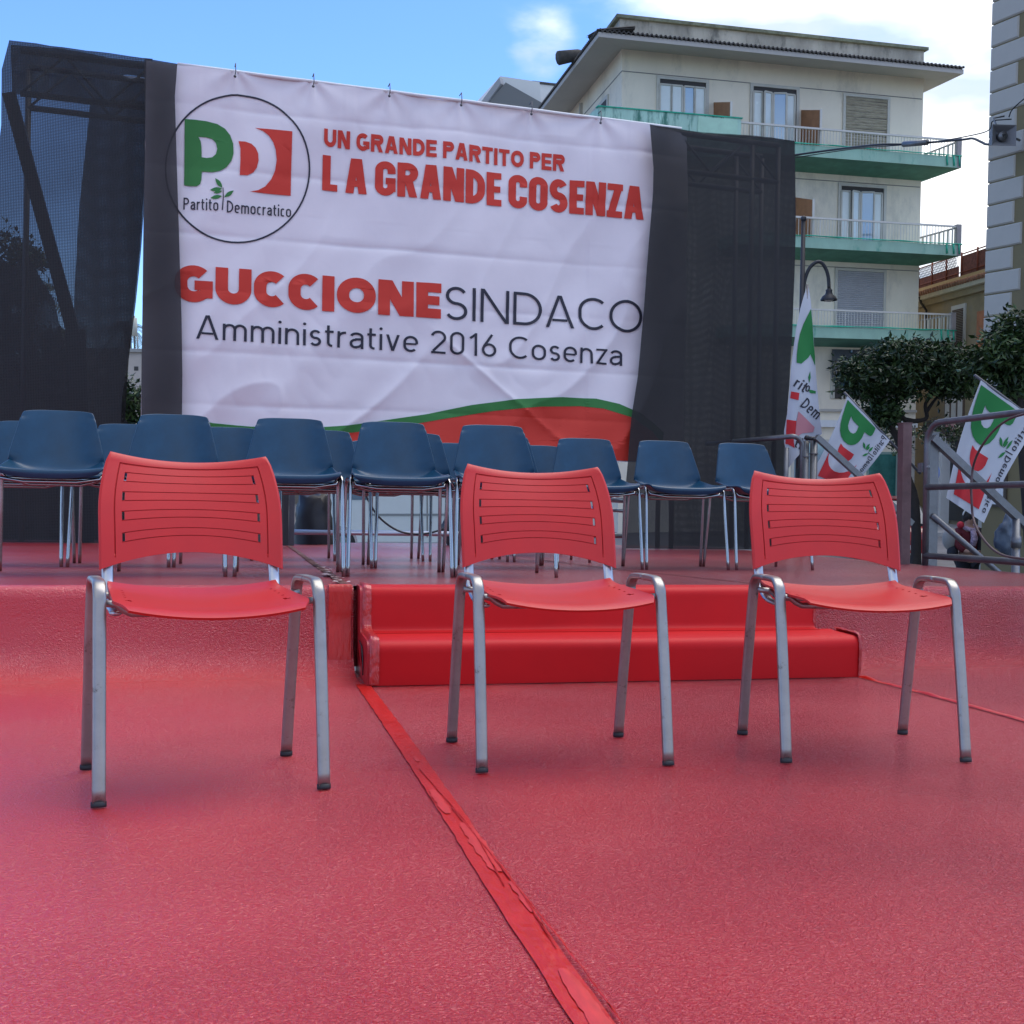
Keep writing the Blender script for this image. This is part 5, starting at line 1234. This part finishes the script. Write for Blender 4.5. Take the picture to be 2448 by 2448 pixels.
def tree(name, base, label, trunk, centres, nleaf, size, seed, cat='tree'):
    root = empty(name, label, cat, Matrix.Translation(base)); I_ = Vector(base)
    t = MB()
    for pts, r0, r1 in trunk:
        P = spline([Vector(p)-I_ for p in pts], 5); t.tube([p+Vector((.012*noise.noise(p*5), .012*noise.noise(p*5+Vector((9, 0, 0))), 0)) for p in P], [r0+(r1-r0)*i/(len(P)-1) for i in range(len(P))], 8)
    part('trunk', t, BARK, root)
    part('crown', crown([((c[0]-I_.x, c[1]-I_.y, c[2]-I_.z), r) for c, r in centres], nleaf, size, seed), None, root, kind='stuff')
    return root
TD = 18.0; cc = lambda x, y, D=TD: cy(x, y, D)
base = Vector((cc(2195, 1300).x, TD, 0))
tree('orange_tree', base, 'small orange tree with a flat dense crown in front of the apartment block',
     [([base, cc(2188, 1230), cc(2166, 1130), cc(2150, 1060), cc(2122, 1012)], .085, .05), ([cc(2122, 1012), cc(2108, 985), cc(2092, 950)], .045, .02), ([cc(2160, 1085), cc(2168, 1030), cc(2172, 1010), cc(2215, 1000), cc(2212, 965), cc(2240, 930)], .05, .02), ([cc(2172, 1012), cc(2150, 985), cc(2140, 950)], .035, .015), ([cc(2195, 1008), cc(2160, 1000), cc(2128, 990), cc(2125, 960)], .03, .012), ([cc(2215, 985), cc(2235, 955), cc(2262, 930)], .03, .012)],
     [((*cc(2130, 895)[:2], cc(2130, 895).z), (.62, .6, .42)), ((*cc(2215, 885)[:2], cc(2215, 885).z), (.66, .6, .44)), ((*cc(2285, 905)[:2], cc(2285, 905).z), (.45, .5, .34)), ((*cc(2062, 905)[:2], cc(2062, 905).z), (.40, .5, .32)), ((*cc(2170, 850)[:2], cc(2170, 850).z), (.60, .5, .26)), ((*cc(2110, 985)[:2], cc(2110, 985).z), (.22, .3, .16))], 11500, .105, 4)
base = Vector((cc(2420, 1300, 13).x+.35, 13, 0)); c3 = lambda x, y: cy(x, y, 13)
tree('orange_tree', base, 'leafy orange tree cut by the right edge, in front of the quoins',
     [([base, c3(2440, 1000), c3(2425, 900)], .07, .03), ([c3(2440, 1020), c3(2470, 930), c3(2480, 860)], .05, .02)],
     [(tuple(c3(2420, 870)), (.34, .35, .36)), (tuple(c3(2475, 840)), (.36, .35, .42)), (tuple(c3(2385, 850)), (.22, .3, .22)), (tuple(c3(2440, 790)), (.28, .3, .22)), (tuple(c3(2350, 870)), (.12, .2, .10)), (tuple(c3(2430, 925)), (.2, .3, .2))], 4600, .095, 9)
base = Vector((cy(2155, 1180, 24).x, 24, 0)); c4 = lambda x, y: cy(x, y, 24)
tree('bush', base, 'sparse light green shrub behind the orange tree trunk', [([base, c4(2155, 1100), c4(2150, 1040)], .03, .01)], [(tuple(c4(2140, 1040)), (.35, .3, .4)), (tuple(c4(2250, 1040)), (.45, .3, .35))], 900, .10, 17, 'shrub')

# ---- things behind the left net
def leafy(base, label, cs, n, size, seed, D, tr_):
    tree('broadleaf_tree', base, label, tr_, cs, n, size, seed)
D5 = 26; c5 = lambda x, y: cy(x, y, D5)
base = Vector((c5(125, 1000).x, D5, 0))
leafy(base, 'dark round tree seen through the left net above the left chairs', [(tuple(c5(95, 850)), (.75, .6, .6)), (tuple(c5(130, 900)), (.9, .6, .6)), (tuple(c5(60, 920)), (.7, .6, .5)), (tuple(c5(150, 820)), (.35, .4, .3))], 3600, .16, 31, D5, [([base, c5(120, 960), c5(110, 880)], .15, .06)])
base = Vector((c5(20, 1000).x, D5, 0))
leafy(base, 'tall dark tree seen through the net at the far left edge', [(tuple(c5(10, 620)), (.45, .5, .7)), (tuple(c5(-30, 740)), (.8, .6, .9)), (tuple(c5(70, 700)), (.35, .4, .3)), (tuple(c5(20, 800)), (.5, .4, .4)), (tuple(c5(70, 620)), (.25, .3, .25)), (tuple(c5(-40, 860)), (.9, .5, .5))], 4200, .16, 37, D5, [([base, c5(20, 850), c5(10, 640)], .16, .07)])
base = Vector((c5(310, 1000).x, D5, 0))
leafy(base, 'bushy tree behind the narrow gap in the left net', [(tuple(c5(320, 960)), (.55, .5, .5)), (tuple(c5(250, 975)), (.8, .5, .55)), (tuple(c5(390, 985)), (.6, .5, .5))], 2600, .16, 41, D5, [([base, c5(315, 1010), c5(312, 950)], .12, .05)])
hs = empty('beige_house', 'beige flat-roofed house seen through the gap in the left net', 'building', Matrix.Translation((cy(315, 900, 40).x, 40, 0)) @ Matrix.Rotation(R(8), 4, 'Z'))
zt2 = cy(315, 842, 40).z
mb = MB(); mb.box(-1.9, 4, 0, 6, 0, zt2); part('wall', mb, mat('beige_house_plaster', (.50, .43, .36), .9, var=.06), hs)
mb = MB(); mb.box(-2.05, 4.1, -.12, 6, zt2, zt2+.12); part('roof_edge', mb, CONC, hs)
mb = MB(); mb.box(.08, .22, -.01, .001, zt2-.62, zt2-.48); part('small_window', mb, DKFR, hs)
tw = empty('roof_antenna', 'white cylindrical antenna on a mast above the beige house', 'antenna', Matrix.Translation(cy(322, 838, 41)))
mb = MB(); mb.tube([(0, 0, -.2), (0, 0, 1.2)], .035, 8); part('mast', mb, ALU, tw)
mb = MB(); mb.tube([(0, 0, .5), (0, 0, 1.12)], .10, 12); part('drum', mb, mat('drum_beige', (.42, .42, .36), .7), tw)
mb = MB(); mb.tube([(-.12, 0, -.2), (-.12, 0, .6)], .025, 6); mb.tube([(.12, 0, -.2), (.1, 0, .5)], .02, 6); part('stay', mb, ALU, tw)
def palm(base, top, L_, label, seed):
    root = empty('palm_tree', label, 'palm', Matrix.Translation(base)); rnd = random.Random(seed); T_ = Vector(top)-Vector(base)
    t = MB(); t.tube([(0, 0, 0), (T_.x*.4, 0, T_.z*.5), tuple(T_)], [.16, .13, .11], 8); part('trunk', t, BARK, root)
    f = MB()
    for k in range(22):
        a = 2*math.pi*k/22+rnd.random()*.3; el_ = rnd.uniform(-.2, 1.1); d = Vector((math.cos(a), math.sin(a), 0)); pts = []
        for j in range(9): s_ = j/8; pts.append(T_+d*L_*s_*math.cos(el_*.6)+Vector((0, 0, L_*(s_*math.sin(el_)-s_*s_*.9))))
        for j in range(8):
            p, q = pts[j], pts[j+1]; sd_ = Vector((-d.y, d.x, 0))
            for sg in (-1, 1):
                for m_ in range(3):
                    b = p.lerp(q, m_/3); e = b+sd_*sg*L_*.22*(1-abs(j-3)/8)+d*L_*.08-Vector((0, 0, L_*.10)); f.add([b, b+(q-p)*.22, e], [(0, 1, 2)])
    part('fronds', f, LEAF[1], root, kind='stuff'); return root
palm((cy(308, 1000, 44).x, 44, 0), cy(304, 782, 44), 1.0, 'small palm beside the antenna in the gap of the left net', 3)
palm((cy(60, 1000, 30).x, 30, 0), cy(70, 700, 30), 1.3, 'palm tree seen dimly through the left net', 5)
mb = MB(); mb.box(-26, -6.2, 52, 60, 0, 6.2); solo('row_of_houses', mb, mat('far_dull_plaster', (.22, .20, .17), .9, var=.3, vs_=.3), 'low dull building across the street behind the left net', 'building')

# ---- white van seen below the banner
van = empty('parked_van', 'white van parked behind the stage, only its flank visible below the banner', 'van', Matrix.Translation((cy(930, 1200, 28).x, 28, 0)) @ Matrix.Rotation(R(3), 4, 'Z'))
VW = mat('white_van_paint', (.62, .66, .62), .3, var=.03, coat=.4)
body = [(-1.75, .42), (-1.9, .75), (-1.85, 1.15), (-1.6, 1.35), (-1.05, 2.15), (2.6, 2.25), (2.8, 2.1), (2.85, .6), (2.75, .40), (2.1, .40)] + [(1.65+.42*math.cos(R(a)), .38+.42*math.sin(R(a))) for a in range(0, 181, 20)] + [(-.6, .40)] + [(-1.15+.40*math.cos(R(a)), .38+.40*math.sin(R(a))) for a in range(0, 181, 20)]
mb = MB(); mb.prism(body, 1.7); part('body', mb, VW, van)
mb = MB(); mb.box(-.4, 2.6, -.02, -.002, 1.02, 1.07); part('side_moulding', mb, mat('van_moulding', (.22, .24, .23), .5), van)
mb = MB(); mb.box(-.45, -.43, -.012, -.002, .5, 2.1); mb.box(.9, .92, -.012, -.002, .5, 2.1); part('door_gap', mb, DKFR, van)
for x, c in ((-.95, 1.9),): mb = MB(); mb.box(-1.2, -.5, -.012, -.002, 1.4, 2.0); part('side_window', mb, GLASS, van)
for x in (-1.15, 1.65):
    mb = MB(); mb.tube([(x, -.03, .34), (x, .2, .34)], .33, 18); wl = part('wheel', mb, RUBB, van); mb = MB(); mb.tube([(x, -.045, .34), (x, -.031, .34)], .2, 14); part('hub', mb, ALU, wl)

# ---- red car, person, sign, bag, board
car = empty('parked_car', 'red car parked in the street, seen between chair and guard rail', 'car', Matrix.Translation((cy(2150, 1200, 26).x, 26, 0)) @ Matrix.Rotation(R(-12), 4, 'Z'))
CRP = mat('red_car_paint', (.32, .015, .018), .3, coat=.8)
cw = 1.66
low_ = [(-.95, .28), (-.95, .62), (-.92, .86), (-.90, .92)]
def loft(secs):       # secs: list of (y, halfwidth bottom, halfwidth top, z0, z1)
    mb = MB(); vs = []
    for y, wb_, wt, z0, z1 in secs:
        vs += [(-wb_, y, z0), (-wb_, y, z0+(z1-z0)*.55), (-wt, y, z1), (0, y, z1+.03), (wt, y, z1), (wb_, y, z0+(z1-z0)*.55), (wb_, y, z0)]
    m = 7; fs = [(i*m+j, i*m+j+1, (i+1)*m+j+1, (i+1)*m+j) for i in range(len(secs)-1) for j in range(m-1)]
    fs += [tuple(range(m)), tuple((len(secs)-1)*m+j for j in range(m))[::-1]]
    return mb.add(vs, fs)
part('body', loft([(0, .74, .70, .35, .62), (.12, .80, .74, .28, .80), (1.0, .82, .76, .26, .94), (3.2, .82, .76, .26, .98), (3.7, .80, .72, .3, .92), (3.85, .72, .66, .4, .8)]), CRP, car)
ch_ = part('cabin', loft([(.75, .74, .70, .90, .96), (1.35, .72, .56, .92, 1.42), (2.8, .72, .56, .94, 1.44), (3.5, .72, .66, .92, 1.0)]), mat('car_glass', (.05, .06, .07), .08, metal=.3), car)
mb = MB(); mb.box(-.55, .55, 1.36, 2.8, 1.47, 1.50); part('roof', mb, CRP, car)
for s_ in (-1, 1):
    mb = MB(); mb.box(s_*.62-.12, s_*.62+.12, -.01, .09, .66, .80); part('headlight', mb, BRIGHT, car)
    for y in (.75, 3.1): mb = MB(); mb.tube([(s_*.66, y, .31), (s_*.83, y, .31)], .30, 16); part('wheel', mb, RUBB, car)
mb = MB(); mb.box(-.26, .26, -.02, .02, .42, .53); part('number_plate', mb, WHITE, car)
mb = MB(); mb.tube([(-.3, 2.3, 1.5), (-.32, 2.5, 1.95)], .008, 5); part('aerial', mb, BLACK, car)

# person waiting in the street
PD_ = 19.5; pb0 = cy(2310, 1437, PD_); person = empty('person', 'person in red jacket and black trousers with scarf and pale backpack, standing in the street', 'person', Matrix.Translation((pb0.x, PD_, 0)) @ Matrix.Rotation(R(12), 4, 'Z'))
def skin_mesh(name, nodes, edges, parent, m, sub=2, label=None):
    me = bpy.data.meshes.new(name); me.from_pydata([n_[0] for n_ in nodes], edges, []); o = bpy.data.objects.new(name, me); COL.objects.link(o); o.parent = parent
    sk = o.modifiers.new('Skin', 'SKIN'); sk.use_smooth_shade = True
    if not me.skin_vertices: 
        bpy.context.view_layer.objects.active = o
    lay = me.skin_vertices[0] if me.skin_vertices else None
    if lay is None:
        bm = bmesh.new(); bm.from_mesh(me); bm.verts.layers.skin.verify(); bm.to_mesh(me); bm.free(); lay = me.skin_vertices[0]
    for i, n_ in enumerate(nodes):
        r = n_[1]; lay.data[i].radius = r if isinstance(r, tuple) else (r, r); lay.data[i].use_root = (i == 0)
    ss = o.modifiers.new('Sub', 'SUBSURF'); ss.levels = ss.render_levels = sub
    me.materials.append(m); return fit(o, label=label)
SKIN = mat('skin_tone', (.42, .24, .17), .55); TRO = mat('black_trousers', (.012, .013, .018), .8); RJ = mat('dark_red_jacket', (.12, .007, .012), .75, var=.2, vs_=9); VEST = mat('dark_vest', (.018, .018, .024), .8)
H_ = 1.66
bodyn = [((0, 0, .90), (.15, .11)), ((0, 0, 1.06), (.14, .105)), ((0, -.01, 1.24), (.17, .12)), ((0, 0, 1.36), (.13, .09)), ((0, -.01, 1.43), (.055, .055)), ((0, -.02, 1.53), (.082, .095)), ((0, -.02, 1.60), (.07, .08)),
         ((-.17, 0, 1.34), .06), ((-.22, -.02, 1.12), .05), ((-.12, -.16, 1.00), .04), ((-.04, -.22, 1.02), .028),
         ((.17, 0, 1.34), .06), ((.22, .0, 1.10), .05), ((.14, -.13, .98), .04), ((.03, -.22, 1.00), .028),
         ((-.09, 0, .84), .10), ((-.10, -.01, .48), .068), ((-.10, .02, .09), .045), ((-.11, -.10, .04), .04),
         ((.09, 0, .84), .10), ((.11, -.02, .48), .068), ((.12, .02, .09), .045), ((.13, -.10, .04), .04)]
ed = [(0, 1), (1, 2), (2, 3), (3, 4), (4, 5), (5, 6), (3, 7), (7, 8), (8, 9), (9, 10), (3, 11), (11, 12), (12, 13), (13, 14), (0, 15), (15, 16), (16, 17), (17, 18), (0, 19), (19, 20), (20, 21), (21, 22)]
skin_mesh('body', bodyn, ed, person, SKIN, 1)
gr = lambda nodes, k: [(p, tuple(x+k for x in (r if isinstance(r, tuple) else (r, r)))) for p, r in nodes]
skin_mesh('jacket', gr([bodyn[i] for i in (0, 1, 2, 3)] + [bodyn[7], bodyn[8], ((-.13, -.145, 1.005), .042), bodyn[11], bodyn[12], ((.15, -.11, .985), .042)], .022), [(0, 1), (1, 2), (2, 3), (3, 4), (4, 5), (5, 6), (3, 7), (7, 8), (8, 9)], person, RJ, 1)
skin_mesh('trousers', gr([((0, 0, .92), (.14, .10)), ((-.09, 0, .82), .10), bodyn[16], ((-.10, .02, .12), .05), ((.09, 0, .82), .10), bodyn[20], ((.12, .02, .12), .05)], .018), [(0, 1), (1, 2), (2, 3), (0, 4), (4, 5), (5, 6)], person, TRO, 1)
for s_ in (-1, 1): 
    mb = MB(); mb.sphere((s_*.12, -.05, .045), .07, 10, 6, (.75, 1.9, .65)); part('shoe', mb, BLACK, person)
mb = MB(); mb.sphere((0, .005, 1.585), .112, 14, 9, (.9, 1.0, 1.05)); part('hair', mb, mat('dark_hair', (.02, .016, .014), .7), person)
mb = MB(); mb.tube([(.115*math.cos(R(a)), -.015, 1.575+.135*math.sin(R(a))) for a in range(10, 171, 16)], .014, 6); part('white_headband', mb, WHITE, person)
mb = MB(); mb.tube(spline([(-.12, -.02, 1.40), (-.08, -.11, 1.38), (0, -.14, 1.36), (.08, -.11, 1.38), (.12, -.02, 1.41), (0, .08, 1.43)], 4), .035, 8); mb.tube([(-.01, -.15, 1.36), (.01, -.165, 1.22), (-.01, -.15, 1.10)], [.04, .06, .05], 8); part('scarf', mb, mat('patterned_scarf', (.40, .30, .38), .8, var=.8, vs_=30), person)
mb = MB(); mb.box(.10, .25, -.17, -.12, .95, 1.38); 
vt = MB(); vt.tube([(.16, -.06, 1.38), (.20, -.08, 1.1), (.19, -.07, .86)], [.06, .09, .08], 10); part('open_vest', vt, VEST, person)
mb = MB(); mb.sphere((-.27, .09, 1.20), .17, 12, 8, (.75, .8, 1.15)); part('backpack', mb, mat('grey_backpack', (.30, .28, .25), .8), person)
mb = MB(); mb.sphere((-.26, .03, .98), .11, 12, 8, (.8, .9, 1.1)); part('dark_bag', mb, VEST, person)
mb = MB(); mb.sphere((-.17, -.04, 1.44), .06, 10, 7); part('red_pompom', mb, mat('bright_red_wool', (.55, .03, .05), .8), person)

sg = empty('road_sign', 'round blue road sign on a pole behind the guard rail post', 'road sign', Matrix.Translation((cy(2233, 1130, 24).x, 24, 0)) @ Matrix.Rotation(R(40), 4, 'Z'))
zc = cy(2233, 1130, 24).z
t = MB(); t.tube([(0, .03, 0), (0, .03, zc+.2)], .03, 8); part('pole', t, ALU, sg)
t = MB(); t.tube([(0, 0, zc), (0, -.012, zc)], .20, 24); part('disc', t, mat('sign_blue', (.02, .09, .42), .4), sg)
t = MB(); t.add([(-.03, -.014, zc+.12), (.03, -.014, zc+.12), (.03, -.014, zc-.02), (.09, -.014, zc-.02), (0, -.014, zc-.14), (-.09, -.014, zc-.02), (-.03, -.014, zc-.02)], [(0, 1, 2, 3, 4, 5, 6)]); part('arrow', t, WHITE, sg)
# ochre boundary wall with a white board behind the stairs
bwD = 17.5; a, b_ = cy(2352, 1060, bwD), cy(2600, 1060, bwD-1.5)
bw = empty('ochre_wall', 'low ochre wall with a framed white board behind the stair handrail', 'wall', Matrix.Translation((a.x, a.y, 0)) @ Matrix.Rotation(math.atan2(b_.y-a.y, b_.x-a.x), 4, 'Z'))
mb = MB(); mb.box(0, 3, 0, .3, 0, a.z+.05); part('masonry', mb, OC2, bw)
mb = MB(); mb.box(-.02, .44, -.04, -.001, 1.86, 2.6); fr_ = part('board_frame', mb, mat('brown_frame', (.08, .06, .04), .7), bw)
mb = MB(); mb.box(-.01, .40, -.05, -.041, 1.90, 2.56); part('white_board', mb, WHITE, fr_)
PLB = mat('bluish_plastic_bag', (.06, .085, .12), .35, var=.3, vs_=12, bump=.6, bs=14)
p = sv(2408, 1275, 7.3); q = MB(); q.sphere((0, 0, -.02), .12, 26, 18, (.75, .35, 1.3))
for i, v in enumerate(q.v): n_ = noise.noise(Vector(v)*16)+.5*noise.noise(Vector(v)*40); tp_ = .55+.45*min(1, max(0, (.15-v[2])/.2)); q.v[i] = (v[0]*tp_*(1+.5*n_), v[1]*(1+.5*n_), v[2]*(1+.15*n_))
solo('plastic_bag', q, PLB, 'crumpled bluish plastic bag tied to the stair handrail post', 'bag', STG @ Matrix.Translation(p))
